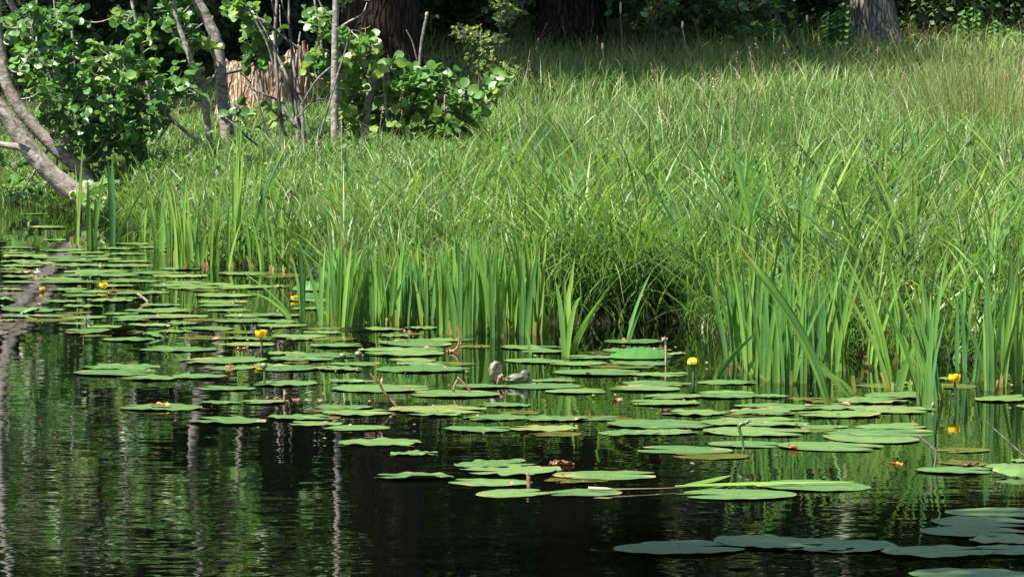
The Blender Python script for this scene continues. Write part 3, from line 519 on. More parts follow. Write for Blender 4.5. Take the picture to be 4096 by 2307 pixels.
mb.add(np.array(V), np.stack([i * k + j, i * k + j2, (i + 1) * k + j2, (i + 1) * k + j], -1)); mb.build("stump_body", ROTWOOD, e, False)
mb = MB()
for (x0, y0, x1, y1, w0, w1) in [(1225, 480, 1215, 165, 34, 14), (1205, 500, 1200, 185, 26, 12), (1190, 470, 1190, 200, 20, 8), (1235, 470, 1232, 180, 16, 6), (1215, 520, 1228, 300, 30, 10), (1180, 480, 1183, 260, 16, 5)]:
    addstem(mb, [(x0, y0, w0), ((x0 + x1) / 2 + R.normal(0, 4), (y0 + y1) / 2, (w0 + w1) / 2), (x1, y1, w1)], d + R.normal(0, .05), 6, .18)
mb.build("splinter", ROTWOOD, e, False)
mb = MB(); P, r = stem3([(905, 292, 14), (960, 280, 16), (1000, 268, 8)], 32.0); tube(mb, P, r, 6, .5, .1); mb.build("grey_bark_edge", DEADWOOD, e)
mb = MB(); addstem(mb, [(1235, 295, 14), (1270, 310, 13), (1320, 335, 9)], d - .1, 6, .1); tag(mb.build("broken_branch", ROTWOOD), "short pale broken branch sticking out beside the stump's splinter", "branch")
# tree on the near bank that shades the lower right pads (stands beside the photographer)
e = empty("bank_tree", "tree on the near bank whose branch shades the nearest pads", "tree"); wood = MB(); leaf = MB()
tgt = onz(3430, 2195) + SUN * (6.2 / SUN[2])
tube(wood, catmull([(-4.6, 1.6, .1), (-4.5, 1.8, 2.5), (-4.2, 2.6, 4.6), (-3.6, 4.6, 5.8), tgt], 6), np.linspace(.17, .03, 25), 10, .5, .04)
leafcloud(leaf, tgt, (1.25, 1.15, .45), 4200, .09, FAR2, (.3, .9), lumps=12, lr=.5); leafcloud(leaf, (-4.3, 1.8, 6.2), (2.0, 2.0, 1.3), 4000, .11, FAR2)
wood.build("trunk", ALDBARK, e); leaf.build("crown", ALDERM, e)
# rush tussock
e = tag(bpy.data.objects.new("rush_tussock", None), "brownish green rush tussock with stiff thin stems on the meadow's sunny side", "tussock"); COL.objects.link(e)
p = ground(3900, 545); mb = MB(); n = 1500; a = R.uniform(0, 2 * np.pi, n); r_ = R.uniform(0, 1, n) ** .6 * .42
b = np.stack([p[0] + .1 + r_ * np.cos(a) * 1.3, p[1] + r_ * np.sin(a), np.full(n, 0.)], -1); b[:, 2] = terrain(b[:, 0], b[:, 1]) - .02
hh = R.uniform(.25, .68, n) * (1.1 - .5 * r_); blades(mb, b, hh, R.uniform(.0025, .0045, n), r_ * R.uniform(.3, 1, n) + .02, a + R.normal(0, .4, n), np.where(R.uniform(size=n) < .42, R.uniform(.9, 1, n), R.uniform(.2, .7, n)), 3, prof=lambda t: 1.05 - .8 * t)
mb.build("stems", GRASS, e)
p = ground(3960, 880); mb = MB(); n = 1100; a = R.uniform(0, 2 * np.pi, n); r_ = R.uniform(0, 1, n) ** .6 * .2
b = np.stack([p[0] + r_ * np.cos(a) * 1.3, p[1] + r_ * np.sin(a), np.full(n, 0.)], -1); b[:, 2] = terrain(b[:, 0], b[:, 1]) - .02; hh = R.uniform(.1, .36, n)
blades(mb, b, hh, R.uniform(.002, .004, n), r_ + .04, a + R.normal(0, .4, n), np.where(R.uniform(size=n) < .6, R.uniform(.88, 1, n), R.uniform(.2, .7, n)), 3, droop=R.uniform(0, .5, n))
tag(mb.build("withered_tussock", GRASS), "small half withered brown grass tussock on the bank", "tussock")
for (lab, px, py, hp, sx, ln, cnt) in [("dark green rush clump leaning over in the middle of the meadow", 2290, 700, 260, 120, -.55, 420), ("fine rush clump at the shaded meadow edge", 2290, 330, 120, 70, -.2, 220), ("upright thin rush clump behind the tall bank irises", 2980, 560, 190, 110, .1, 300), ("dense dark rush clump low on the bank by the second stand", 2450, 900, 220, 90, -.3, 320)]:
    p = ground(px, py); mb = MB(); b = np.stack([p[0] + R.normal(0, m(sx, p[1]) * .5, cnt), p[1] + R.normal(0, .25, cnt), np.zeros(cnt)], -1); b[:, 2] = terrain(b[:, 0], b[:, 1]) - .02; h = m(hp, p[1]) * R.uniform(.5, 1.1, cnt)
    blades(mb, b, h, R.uniform(.003, .005, cnt), np.abs(ln) * h * R.uniform(.5, 1.4, cnt), (np.pi if ln < 0 else 0) + R.normal(0, .5, cnt), np.where(R.uniform(size=cnt) < .1, 1, R.uniform(0, .5, cnt)), 3, prof=lambda t: 1.05 - .8 * t)
    tag(mb.build("rush_grass", SEDGE), lab, "tussock", kind="thing")
for (lab, px, py) in [("feathery white seed plume in the middle of the meadow", 2640, 470), ("small white flower head in the far meadow", 2866, 332), ("pale umbel beside the small yellow buttercup", 3606, 622), ("pale umbel near the slanting bank irises", 3735, 705)]:
    e = empty("white_flower", lab, "flower", "pale flower heads in the meadow"); g = ground(px, py + 70); c = at(px, py, g[1]); st = MB(); hd = MB(); tube(st, [g, (g + c) / 2 + R.normal(0, .01, 3), c], .002, 4, .8); st.build("stem", STALKM, e)
    k = 40; leaves(hd, FAR, c + R.normal(0, 1, (k, 3)) * np.array([.02, .02, .008 if 'umbel' in lab else .03]), rnd_dirs(k, .5), rnd_dirs(k, 1), .012, R.uniform(.6, 1, k)); hd.build("flower_head", STRAWM, e)
# tall single grass stalks
for (lab, px, y0, y1, px1) in [("tallest lone timothy stalk with tan seed head before the dark wood", 2490, 290, 8, 2482), ("slim timothy stalk leaning before the wood's dark hollow", 2765, 270, 85, 2730), ("short plantain stalk with brown head at the shaded grass edge", 2412, 240, 172, 2410), ("timothy stalk beside the shaded nettles", 3240, 200, 60, 3228)]:
    e = empty("grass_stalk", lab, "grass stalk", "tall seed stalks at the meadow's shaded edge"); p = ground(px, y0 + 60); d = p[1]; mb = MB(); t = at(px1, y1, d); hd = t - np.array([0, 0, m(48 if y1 < 50 else 30, d)])
    tube(mb, [p, (p + hd) / 2 + np.array([.01, 0, 0]), hd], [.0028, .0024, .002], 5, .6); mb.build("stem", STALKM, e)
    mb = MB(); tube(mb, np.linspace(hd, t, 6), np.array([.004, .010, .011, .010, .008, .003]), 7, .6, .12); mb.build("seed_head", STRAWM, e)
# buttercups
for (lab, px, py) in [("yellow buttercup in the grass below the rush tussock", 3806, 402), ("yellow buttercup cluster flower near the photo's edge on the bank", 4046, 652), ("small yellow buttercup in the middle of the bank grass", 3622, 626), ("yellow buttercup half hidden in the grass beside the tussock", 4010, 282)]:
    e = empty("buttercup", lab, "flower", "buttercups on the bank"); g = ground(px, py + 60); c = at(px, py, g[1]); st = MB(); pt = MB(); tube(st, [g, (g + c) / 2 + R.normal(0, .01, 3), c], .0018, 4, .5); st.build("stem", STALKM, e)
    for i in range(5): a = i * 1.257; leaves(pt, OVAL, c[None], np.array([[math.cos(a), math.sin(a), .35]]), np.array([[0, 0, 1.]]), .017, .5)
    pt.build("petals", PETAL, e)

# ------------------------------------------------------------------ landmarks for telling the look-alikes apart
LM = [("the tall open yellow flower", 1043, 1345), ("the stalked bud below the yellow flower", 1055, 1470), ("the brown leaf on a leaning stalk", 1520, 1520), ("the crossed withered stalks", 1830, 1530), ("the curled grey dead leaf", 2030, 1500),
      ("the humped glossy leaf", 2560, 1405), ("the pale ragged seed stalk", 2660, 1345), ("the half-open yellow bud", 2770, 1450), ("the yellow flower before the reeds", 3818, 1515), ("the dark hooked stalk", 2975, 1740), ("the orange dead leaf", 3170, 1795),
      ("the bent dark twig", 3720, 1800), ("the two grey green buds", 1400, 1425), ("the tiny far-left yellow flower", 168, 1165), ("the squat yellow flower among the far pads", 414, 1145), ("the brown standing stub", 2110, 1910), ("the floating straw", 2380, 1955),
      ("the decaying brown pile", 2250, 1850), ("the brown torn leaf scraps", 1160, 1600), ("the dead leaf lying on a pad", 640, 1630), ("the white glinting raised leaf", 1250, 1130), ("the leaning reed blades", 1100, 1210), ("the lone reeds standing in open water", 350, 1000), ("the thick leaning iris", 3320, 1600), ("the forked twig on the left water", 350, 1275)]
ORD = ["", "second-", "third-", "fourth-", "fifth-", "sixth-", "seventh-", "eighth-", "ninth-", "tenth-", "eleventh-", "twelfth-", "thirteenth-", "fourteenth-", "fifteenth-", "sixteenth-", "seventeenth-", "eighteenth-", "nineteenth-", "twentieth-"]
def autolabel(items, noun, lms=LM):
    """items: (object, px, py, adjective). Sets a label that singles each out by the nearest landmark, side and rank."""
    g = {}
    for o, px, py, adj in items:
        i = min(range(len(lms)), key=lambda i: math.hypot(lms[i][1] - px, 3.2 * (lms[i][2] - py))); dx, dy = px - lms[i][1], py - lms[i][2]
        sd = ("left of" if dx < 0 else "right of") if abs(dx) > 3.2 * abs(dy) else ("in front of" if dy > 0 else "behind")
        g.setdefault((i, sd), []).append((math.hypot(dx, 3.2 * dy), o, adj))
    for (i, sd), L in g.items():
        L.sort(key=lambda t: t[0])
        for r_, (_, o, adj) in enumerate(L): o["label"] = f"{adj} {noun}, {ORD[min(r_, 19)]}nearest {sd} {lms[i][0]}"

# ------------------------------------------------------------------ lily pads
def Zr(ox, oy, L): return [((ox + a / 2.34 + ox + b / 2.34) / 2, oy + y / 2.34, (b - a) / 2.34, *r) for a, b, y, *r in L]
PADS = []
PADS += Zr(0, 560, [(0, 100, 930), (0, 330, 1008), (380, 800, 1035), (400, 640, 940), (0, 330, 1062), (280, 640, 820), (190, 420, 693), (1080, 1490, 975), (910, 1300, 1018), (1300, 1640, 1008), (0, 480, 1090), (300, 800, 1108), (700, 1350, 1090), (0, 380, 1140), (400, 900, 1132), (800, 1170, 1122), (0, 420, 1185), (480, 1000, 1172), (900, 1440, 1180), (0, 240, 1212), (600, 1230, 1236), (1230, 1740, 1250), (0, 360, 1286), (300, 800, 1302), (700, 1350, 1262), (1430, 1950, 1276), (2040, 2574, 1255), (0, 330, 1336), (350, 900, 1332), (950, 1500, 1320), (1550, 2000, 1335), (330, 700, 1040), (0, 200, 1040), (600, 980, 1060), (1000, 1400, 1140), (150, 520, 1160), (60, 400, 1240), (500, 900, 1270), (1500, 1800, 1040), (1500, 1900, 1210)])
PADS += Zr(0, 1120, [(0, 300, 40), (0, 240, 92), (440, 820, 96), (600, 1050, 110), (1080, 1580, 122), (560, 1000, 148), (0, 145, 205, 'bright'), (430, 780, 204), (800, 1240, 198), (1050, 1350, 172), (590, 960, 246), (1300, 1690, 238), (0, 600, 286), (190, 380, 308, 'bright'), (0, 300, 342), (270, 700, 336), (570, 1000, 352), (960, 1300, 318), (1060, 1640, 352), (1400, 1960, 346), (1160, 1780, 296), (540, 830, 406), (800, 1200, 440), (1070, 1400, 376), (1200, 1600, 425), (1560, 1900, 412), (580, 1270, 490, 'curl'), (1440, 1800, 482), (1700, 2200, 456), (1330, 1560, 535, 'bright'), (950, 1450, 562), (2140, 2574, 555), (2040, 2574, 612), (1310, 2040, 650), (1680, 2500, 755), (760, 1500, 822, 'torn'), (680, 1480, 872), (1170, 2110, 906), (1900, 2400, 825), (1870, 2400, 1016), (1120, 1900, 1196), (1880, 2260, 1150), (2260, 2700, 1145), (1760, 2500, 1326), (0, 170, 380), (1810, 2190, 44), (1560, 2100, 76), (2030, 2574, 70), (1820, 2400, 150), (1850, 2330, 212), (1940, 2340, 286), (2100, 2574, 336), (2010, 2574, 386), (1860, 2300, 242), (1400, 1900, 56), (900, 1250, 60)])
PADS += Zr(1000, 1120, [(0, 370, 62), (360, 760, 192), (380, 700, 272), (0, 450, 396), (60, 530, 432), (0, 480, 336), (660, 1010, 460), (980, 1450, 463), (1450, 1770, 452), (500, 870, 495), (200, 730, 532), (830, 1180, 545, 'flip'), (1190, 1490, 522), (1250, 1660, 532), (330, 620, 556), (1340, 1760, 572), (1680, 2090, 562), (1210, 1890, 598, 'flat'), (590, 1480, 648), (900, 1800, 668), (140, 560, 692), (330, 1000, 712), (1080, 1820, 690), (190, 800, 745), (1280, 1730, 752), (1350, 1820, 765), (1370, 1880, 788), (740, 1220, 790), (1180, 2050, 838), (100, 700, 832), (620, 1050, 838), (0, 380, 802), (0, 640, 972), (740, 1130, 950), (760, 1700, 1020), (1500, 2350, 1072), (1920, 2400, 1002), (0, 320, 1146), (600, 1150, 1192), (1290, 2220, 1216), (1460, 1990, 1258, 'torn'), (680, 1350, 1250), (160, 750, 1292), (370, 870, 1356), (700, 1310, 1386), (2140, 3200 - 570, 1172), (2030, 2574 + 560, 1296), (1850, 2574 + 460, 1408)])
PADS += Zr(1000, 1687, [(800, 1610, 195, 'torn'), (1310, 1775, 302, 'torn'), (1150, 1910, 520, 'curl'), (1900, 2700, 405, 'torn'), (1960, 2920, 468, 'torn'), (1860, 2640, 572, 'sunk'), (2150, 3450, 668, 'flat')])
PADS += Zr(2000, 1120, [(0, 560, 636), (200, 640, 672), (960, 1530, 582), (950, 1600, 668), (580, 1100, 722), (1450, 1740, 692), (40, 590, 762), (450, 1010, 786), (1030, 1560, 788), (500, 1310, 872), (1200, 1770, 886), (300, 730, 942), (0, 760, 996), (420, 1000, 1046, 'flat'), (1140, 1780, 980), (1030, 1690, 1022, 'flat'), (1840, 2415, 960), (1850, 2390, 1060), (1380, 2400, 1096), (2400, 2700, 1092), (1210, 1870, 1156), (560, 1140, 1296), (1530, 2700, 1242, 'torn'), (2190, 2700, 1182), (1000, 2040, 1356), (1880, 2900, 1340), (920, 1500, 1432), (1250, 1850, 1428), (1900, 2900, 1425)])
PADS += Zr(2996, 1120, [(75, 680, 1090, 'flat'), (800, 1500, 1132), (1080, 1820, 1086), (1390, 1810, 980), (1700, 1900, 922), (0, 600, 1192), (500, 1100, 1196), (920, 1730, 1216), (440, 1240, 1262), (0, 350, 1262), (450, 930, 1376), (980, 1660, 1376), (2100, 2700, 1116), (2410, 2700, 936), (2500, 2800, 1192), (1390, 1700, 862)])
PADS += Zr(2000, 1687, [(1280, 2180, 266, 'flat'), (1940, 2640, 214, 'flat'), (490, 1480, 506), (1700, 2780, 688, 'flat'), (1060, 2300, 1190), (2000, 3000, 1140)])
PADS += Zr(2996, 1687, [(250, 930, 48), (700, 1750, 102, 'flat'), (720, 1590, 158, 'flat'), (270, 1240, 236, 'flat'), (1560, 2290, 460), (2200, 2700, 424), (2280, 2800, 500, 'bright'), (2450, 2700, 366), (80, 1140, 602), (150, 1390, 1165), (300, 1000, 1185), (1230, 2300, 1225), (2100, 3000, 1215), (1830, 2800, 850, 'flat'), (1700, 2700, 945), (1600, 2600, 1035, 'flat'), (2050, 2900, 1112), (1500, 2700, 1450)])
def padmesh(L, kind, rot):
    """heart-shaped leaf, length L along local x, sinus at -x; wavy rim lifts off the water"""
    nph = 56; ph = np.linspace(0, 2 * np.pi, nph, endpoint=False)
    r = 1 / np.sqrt((np.cos(ph) / .5) ** 2 + (np.sin(ph) / .385) ** 2)
    dn = np.abs(((ph - np.pi + np.pi) % (2 * np.pi)) - np.pi); dn = np.abs(np.angle(np.exp(1j * (ph - np.pi))))
    r = r * (1 + .06 * np.exp(-((dn - .5) / .25) ** 2)) * (1 - .78 * np.exp(-(dn / .13) ** 2))
    if kind == 'torn': r = r * (1 - .16 * np.clip(R.normal(0, 1, nph), 0, 2) * (R.uniform(size=nph) < .4))
    elif kind != 'flat': r = r * (1 + .015 * R.normal(size=nph))
    r *= L; rings = np.array([.03, .3, .55, .75, .9, 1.0]); a = {'flat': .0008, 'torn': .0035, 'curl': .003, 'bright': .003, 'sunk': .001}.get(kind, R.uniform(.0008, .003))
    k1, k2 = R.integers(4, 8), R.integers(9, 14); p1, p2 = R.uniform(0, 6.28, 2)
    wav = .6 * np.sin(k1 * ph + p1) + .5 * np.sin(k2 * ph + p2) + .5
    V = []; T = []
    cd_ = R.uniform(0, 6.28)
    for f in rings:
        z = a * f ** 3 * np.clip(wav, -.15, 2) + .0012 + .0012 * np.sin(2.2 * ph + p2) * f
        xx, yy = f * r * np.cos(ph), f * r * np.sin(ph)
        if kind == 'curl': u = np.clip(xx * math.cos(cd_) + yy * math.sin(cd_) - .22 * L, 0, 1); z = z + 5 * u ** 2 / L * .35
        if kind == 'bright': z = z + .02 * (1 - f ** 2) + .012 * np.cos(ph - cd_) * f
        V.append(np.stack([xx, yy, z], -1)); T.append(np.full(nph, f))
    i, j = np.meshgrid(np.arange(len(rings) - 1), np.arange(nph), indexing='ij'); j2 = (j + 1) % nph
    q = np.stack([i * nph + j, i * nph + j2, (i + 1) * nph + j2, (i + 1) * nph + j], -1)
    mb = MB(); mb.add(np.array(V), q, np.concatenate(T)); return mb
items = []; seen = []
ADJ = {'flat': "smooth flat", 'torn': "torn ragged-edged", 'curl': "curled-rim", 'bright': "glossy domed", 'sunk': "half-sunken", 'flip': "tilted dark"}
for P in PADS:
    px, py, wpx = P[:3]; kind = P[3] if len(P) > 3 else ''
    d = onz(px, py)[1]; W_ = m(wpx, d); n = max(1, math.ceil(W_ / .37))
    for i in range(n):
        w_ = W_ / n * (1.12 if n > 1 else 1); qx = px + (i - (n - 1) / 2) * wpx / n; qy = py + (R.normal(0, 5) if n > 1 else 0)
        if any(abs(qx - s_[0]) < .3 * wpx / n and abs(qy - s_[1]) < 7 for s_ in seen): continue
        seen.append((qx, qy)); rot = R.normal(0, .28) + (math.pi if R.uniform() < .5 else 0)
        if kind == 'flat': rot = R.normal(0, .35) + (math.pi if R.uniform() < .5 else 0)
        rot = R.normal(0, .15) if kind == 'flip' else rot; L = min(1.0 * w_ / math.hypot(math.cos(rot), .77 * math.sin(rot)), .44)
        o = padmesh(L, kind, rot).build("lily_pad", PAD); p = onz(qx, qy)
        o.location = (p[0], p[1], .0006 + .0007 * (len(items) % 6)); o.rotation_euler = (0, 0, rot)
        if kind == 'flip': o.rotation_euler = (-.3, .06, rot); o.location.z = .03
        if kind == 'sunk': o.location.z = .0015
        tag(o, None, "lily pad", "lily pads floating on the pond")
        size = "large" if L > .3 else ("small" if L < .17 else "mid-sized")
        items.append((o, qx, qy, f"{size} {ADJ.get(kind, 'wavy')}"))
SUNK = leafmat('sunken_lily_leaf', [(0, (.05, .065, .012)), (.5, (.085, .095, .018)), (1, (.11, .085, .025))], .12, 0, spec=.5, nscale=25, nmix=.3)
for i in range(46):
    q = items[R.integers(0, len(items))]; qx, qy = q[1] + R.normal(0, 190), q[2] + R.normal(0, 22)
    if not (1060 < qy < 1960) or qx < 60: continue
    p = onz(qx, qy)
    if p[1] > edge(p[0]) - .15: continue
    rot = R.normal(0, .5); o = padmesh(R.uniform(.12, .27), 'sunk', rot).build("lily_pad", SUNK); o.location = (p[0], p[1], .0003); o.rotation_euler = (R.normal(0, .003), 0, rot)
    tag(o, None, "lily pad", "lily pads floating on the pond"); items.append((o, qx, qy, "sunken olive"))
autolabel(items, "lily pad")
# the humped glossy leaf and the white glinting raised leaf
HUMP = leafmat('fresh_lily_leaf', [(0, (.035, .115, .014)), (1, (.045, .13, .018))], .3, .06, spec=.8, nscale=20, nmix=.12)
def dome(px, py, wpx, hpx, label, dep=.16, tilt=0):
    p = onz(px, py); wd = m(wpx, p[1]) / 2; h = m(hpx, p[1]); n = 24; k = 10; V = []
    for i in range(n + 1):
        u = -1 + 2 * i / n; hw = (1 - abs(u) ** 2.3) ** .8
        for j in range(k + 1):
            v = -1 + 2 * j / k; V.append((u * wd, v * dep * hw + tilt * 0, h * (1 - abs(u + .12 * 0) ** 2) ** .8 * (1 - .95 * (v if v > 0 else -v) ** 1.6) + .003 * math.sin(u * 26) * (1 - v * v)))
    q = [[i * (k + 1) + j, (i + 1) * (k + 1) + j, (i + 1) * (k + 1) + j + 1, i * (k + 1) + j + 1] for i in range(n) for j in range(k)]
    mb = MB(); mb.add(V, q, .3); o = mb.build("lily_leaf", HUMP); o.location = (p[0], p[1], .004); return tag(o, label, "lily leaf")
dome(2560, 1432, 255, 42, "bright green humped glossy lily leaf arched out of the water", .10)
dome(1238, 1162, 140, 36, "pale glinting lily leaf raised beside the first iris stand", .05)
# ------------------------------------------------------------------ flowers and buds
def flower(px, ytop, ybase, wpx, label, openness=1.0, name="water_lily_flower", stalk_dx=0):
    e = empty(name, label, "flower", "yellow water lilies in bloom"); b = onz(px + stalk_dx, ybase); d = b[1]; t = at(px, ytop, d); r_ = m(wpx, d) / 2; st = MB()
    c = t - np.array([0, 0, r_ * 1.2]); tube(st, catmull([b - np.array([0, 0, .03]), (b + c) / 2 + np.array([.004, 0, 0]), c], 4), m(10, d) / 2 * 1.0, 8, .12); st.build("stalk", STALKM, e)
    pt = MB()
    for ring, (cnt, sc, op) in enumerate([(5, 1.0, openness), (5, .92, openness * .8)]):
        for i in range(cnt):
            a = i * 2 * np.pi / cnt + ring * .6; V = []
            for u in np.linspace(0, 1, 6):
                el = -.35 + u * (2.0 - .75 * op); rr = r_ * sc * (math.sin(min(el + .6, 2.3)) * .98); zz = r_ * sc * (1.15 * (1 - math.cos(u * 1.7))) ; hw = .62 * math.sin(min(1, .25 + u) * 2.0) * (1 - .35 * u ** 3)
                for v in (-1, -.5, 0, .5, 1): V.append((c[0] + rr * math.cos(a + v * hw), c[1] + rr * math.sin(a + v * hw), c[2] + zz - .06 * r_ * abs(v)))
            q = [[i_ * 5 + j, i_ * 5 + j + 1, (i_ + 1) * 5 + j + 1, (i_ + 1) * 5 + j] for i_ in range(5) for j in range(4)]; pt.add(V, q, R.uniform(0, 1))
    pt.build("petals", PETAL, e)
    mb = MB(); tube(mb, [c + [0, 0, r_ * .1], c + [0, 0, r_ * .75], c + [0, 0, r_ * .95]], [r_ * .35, r_ * .45, r_ * .3], 10, .8); mb.build("stigma", PETAL, e)
    return e
def bud(px, yc, ybase, wpx, label, yellow=False):
    e = empty("water_lily_bud", label, "flower bud", "round water lily buds"); b = onz(px, ybase); d = b[1]; c = at(px, yc, d); r_ = m(wpx, d) / 2; mb = MB()
    tube(mb, catmull([b - np.array([0, 0, .03]), (b + c) / 2 + np.array([.003, 0, 0]), c - np.array([0, 0, r_ * .6])], 3), m(11, d) / 2, 8, .3); mb.build("stalk", STALKM, e)
    mb = MB(); t = np.linspace(-1, 1, 9); tube(mb, c + np.stack([0 * t, 0 * t, t * r_ * .85], -1), r_ * np.sqrt(1 - (t * .97) ** 2) * 1.05 + .0005, 12, .6, .02); mb.build("bud_head", BUDM, e)
    if yellow:
        mb = MB()
        for i in range(5):
            a = i * 1.257; V = []
            for u in np.linspace(0, 1, 5):
                for v in (-.45, 0, .45): rr = r_ * 1.1 * math.cos(-.2 + u * 1.55); V.append((c[0] + rr * math.cos(a + v), c[1] + rr * math.sin(a + v), c[2] + r_ * 1.0 * math.sin(-.2 + u * 1.75)))
            mb.add(V, [[q * 3 + j, q * 3 + j + 1, q * 3 + j + 4, q * 3 + j + 3] for q in range(4) for j in range(2)], .5)
        mb.build("petals", PETAL, e)
    return e
flower(1043, 1322, 1402, 50, "tall open yellow water lily flower on a dark upright stalk", 1.0)
flower(3818, 1498, 1612, 50, "yellow water lily flower rising in front of the right reeds", .55)
flower(414, 1133, 1160, 36, "squat yellow water lily flower among the far pads", 1.0)
flower(1177, 1184, 1200, 32, "yellow flower lying half in the water beside the raised leaf", 1.2)
flower(168, 1150, 1168, 22, "tiny yellow flower on the dark water near the far left pads", .6)
bud(2772, 1450, 1515, 42, "half-open yellow bud on a green stalk beside the right iris stand", True)
bud(1055, 1462, 1535, 29, "pale green round bud on a stalk below the tall yellow flower")
bud(1113, 1146, 1192, 20, "small olive bud on a stalk next to the raised glinting leaf")
bud(1370, 1422, 1437, 28, "left one of two grey green buds low over the pads")
bud(1433, 1415, 1446, 28, "right one of two grey green buds low over the pads")
# ------------------------------------------------------------------ withered things on the water
def crumple(c, size, mat, label, name="withered_leaf", cat="dead leaf", flat=.6, seed=0, stretch=(1, 1, 1), parent=None, roll=1.4, tint=.5):
    rg = np.random.default_rng(seed + 3); n = 12; V = []
    for i in range(n + 1):
        for j in range(n + 1):
            u, v = i / n * 2 - 1, j / n * 2 - 1; k = 1 - .25 * (u * u * v * v); a = roll * v
            x = u * .5 * k * (1 - .25 * abs(v)); y = math.sin(a) / max(roll, .2) * .5; z = (1 - math.cos(a)) * .35 * flat + .10 * math.sin(u * 5 + seed) * v + .08 * math.sin(v * 7 + u * 4 + seed * 2)
            V.append((x + rg.normal(0, .015), y + rg.normal(0, .015), z + rg.normal(0, .02)))
    V = np.array(V) * size * np.array(stretch); V[:, 2] -= V[:, 2].min()
    an = seed * 1.7; V = np.stack([V[:, 0] * math.cos(an) - V[:, 1] * math.sin(an), V[:, 0] * math.sin(an) + V[:, 1] * math.cos(an), V[:, 2]], -1)
    q = [[i * (n + 1) + j, (i + 1) * (n + 1) + j, (i + 1) * (n + 1) + j + 1, i * (n + 1) + j + 1] for i in range(n) for j in range(n)]
    mb = MB(); t = np.clip(tint + .25 * rg.normal(size=len(V)), 0, 1); mb.add(V + c, q, t); o = mb.build(name, mat, parent)
    return tag(o, label, cat) if parent is None else o
# brown leaf on a leaning stalk
e = empty("withered_leaf", "shrivelled brown leaf on a long leaning reddish stalk", "dead leaf"); d = onz(1590, 1632)[1]; mb = MB(); addstem(mb, [(1592, 1632, 11), (1565, 1600, 10), (1530, 1560, 10), (1518, 1535, 10)], d, 7, .04); mb.build("stalk", DEADM, e)
crumple(at(1520, 1536, d), m(52, d), DEADM, None, "blade", seed=1, parent=e, stretch=(1.1, .6, 1.25), roll=1.8, tint=.75); mb = MB(); addstem(mb, [(1500, 1524, 6), (1478, 1524, 5), (1458, 1527, 4)], d, 5, .1); addstem(mb, [(1497, 1512, 7), (1485, 1500, 6), (1480, 1492, 3)], d, 5, .1); mb.build("torn_strip", DEADM, e)
e = empty("withered_stalk", "crossed withered stalks, one upright and one leaning, red brown", "dead stalk"); d = onz(1880, 1572)[1]; mb = MB(); addstem(mb, [(1888, 1572, 10), (1862, 1540, 9), (1830, 1508, 8)], d, 6, .05); addstem(mb, [(1816, 1576, 12), (1815, 1555, 10), (1822, 1535, 10), (1832, 1518, 8)], d, 6, .15); mb.build("stem", DEADM, e)
crumple(at(1800, 1545, d), m(22, d), DEADM, None, "blade", seed=4, parent=e, stretch=(.6, .6, 1.4), tint=.4)
e = empty("withered_leaf", "brown curled leaf with a thin curved tail by the second iris stand", "dead leaf"); p = onz(1798, 1410); crumple(p, m(45, p[1]), DEADM, None, "blade", seed=5, parent=e, stretch=(1, .8, .8), tint=.55); mb = MB(); addstem(mb, [(1805, 1408, 8), (1828, 1392, 9), (1836, 1365, 8), (1830, 1350, 5)], p[1], 6, .1); mb.build("tail", DEADM, e)
# grey curled leaf
e = empty("curled_dead_leaf", "thick grey green curled dead lily leaf hunched on the water", "dead leaf"); p = onz(1990, 1532); d = p[1]

def lobe(mb, c, r, tilt, wr=.09, open_=.0, seed=0):
    n, k = 16, 22; V = []
    for i in range(n + 1):
        th = math.pi * i / n
        for j in range(k):
            f = 2 * math.pi * j / k; w_ = 1 + wr * math.sin(5 * f + 4 * th + seed) * math.sin(th) + wr * .6 * math.sin(11 * th + 2 * f + seed) + R.normal(0, .012)
            x, y, z = math.sin(th) * math.cos(f) * w_, math.sin(th) * math.sin(f) * w_, math.cos(th) * w_
            q = max(0, -y * .8 + x * .5 - .35) * open_; x, y = x * (1 - .2 * q), y + q * 1.3
            V.append((c[0] + r[0] * (x * math.cos(tilt) + z * math.sin(tilt)), c[1] + r[1] * y, c[2] + r[2] * (z * math.cos(tilt) - x * math.sin(tilt))))
    q = [[i * k + j, (i + 1) * k + j, (i + 1) * k + (j + 1) % k, i * k + (j + 1) % k] for i in range(n) for j in range(k)]
    mb.add(V, q, np.clip(.5 + .3 * R.normal(size=len(V)), 0, 1))
mb = MB(); lobe(mb, at(1984, 1488, d), (m(29, d), m(26, d), m(43, d)), -.12, .13, 1.0, 1); mb.build("rolled_blade", GREYM, e)
mb = MB(); lobe(mb, at(2070, 1514, d - .05), (m(44, d), m(28, d), m(20, d)), .18, .17, .5, 4); lobe(mb, at(2098, 1498, d - .03), (m(19, d), m(20, d), m(18, d)), .5, .14, .4, 9); mb.build("folded_lobe", GREYM, e)
mb = MB(); addstem(mb, [(1990, 1535, 10), (1998, 1512, 16), (2008, 1500, 13), (2014, 1512, 12), (2034, 1522, 12)], d - .09, 8, .2); mb.build("torn_edge", DEADM, e)
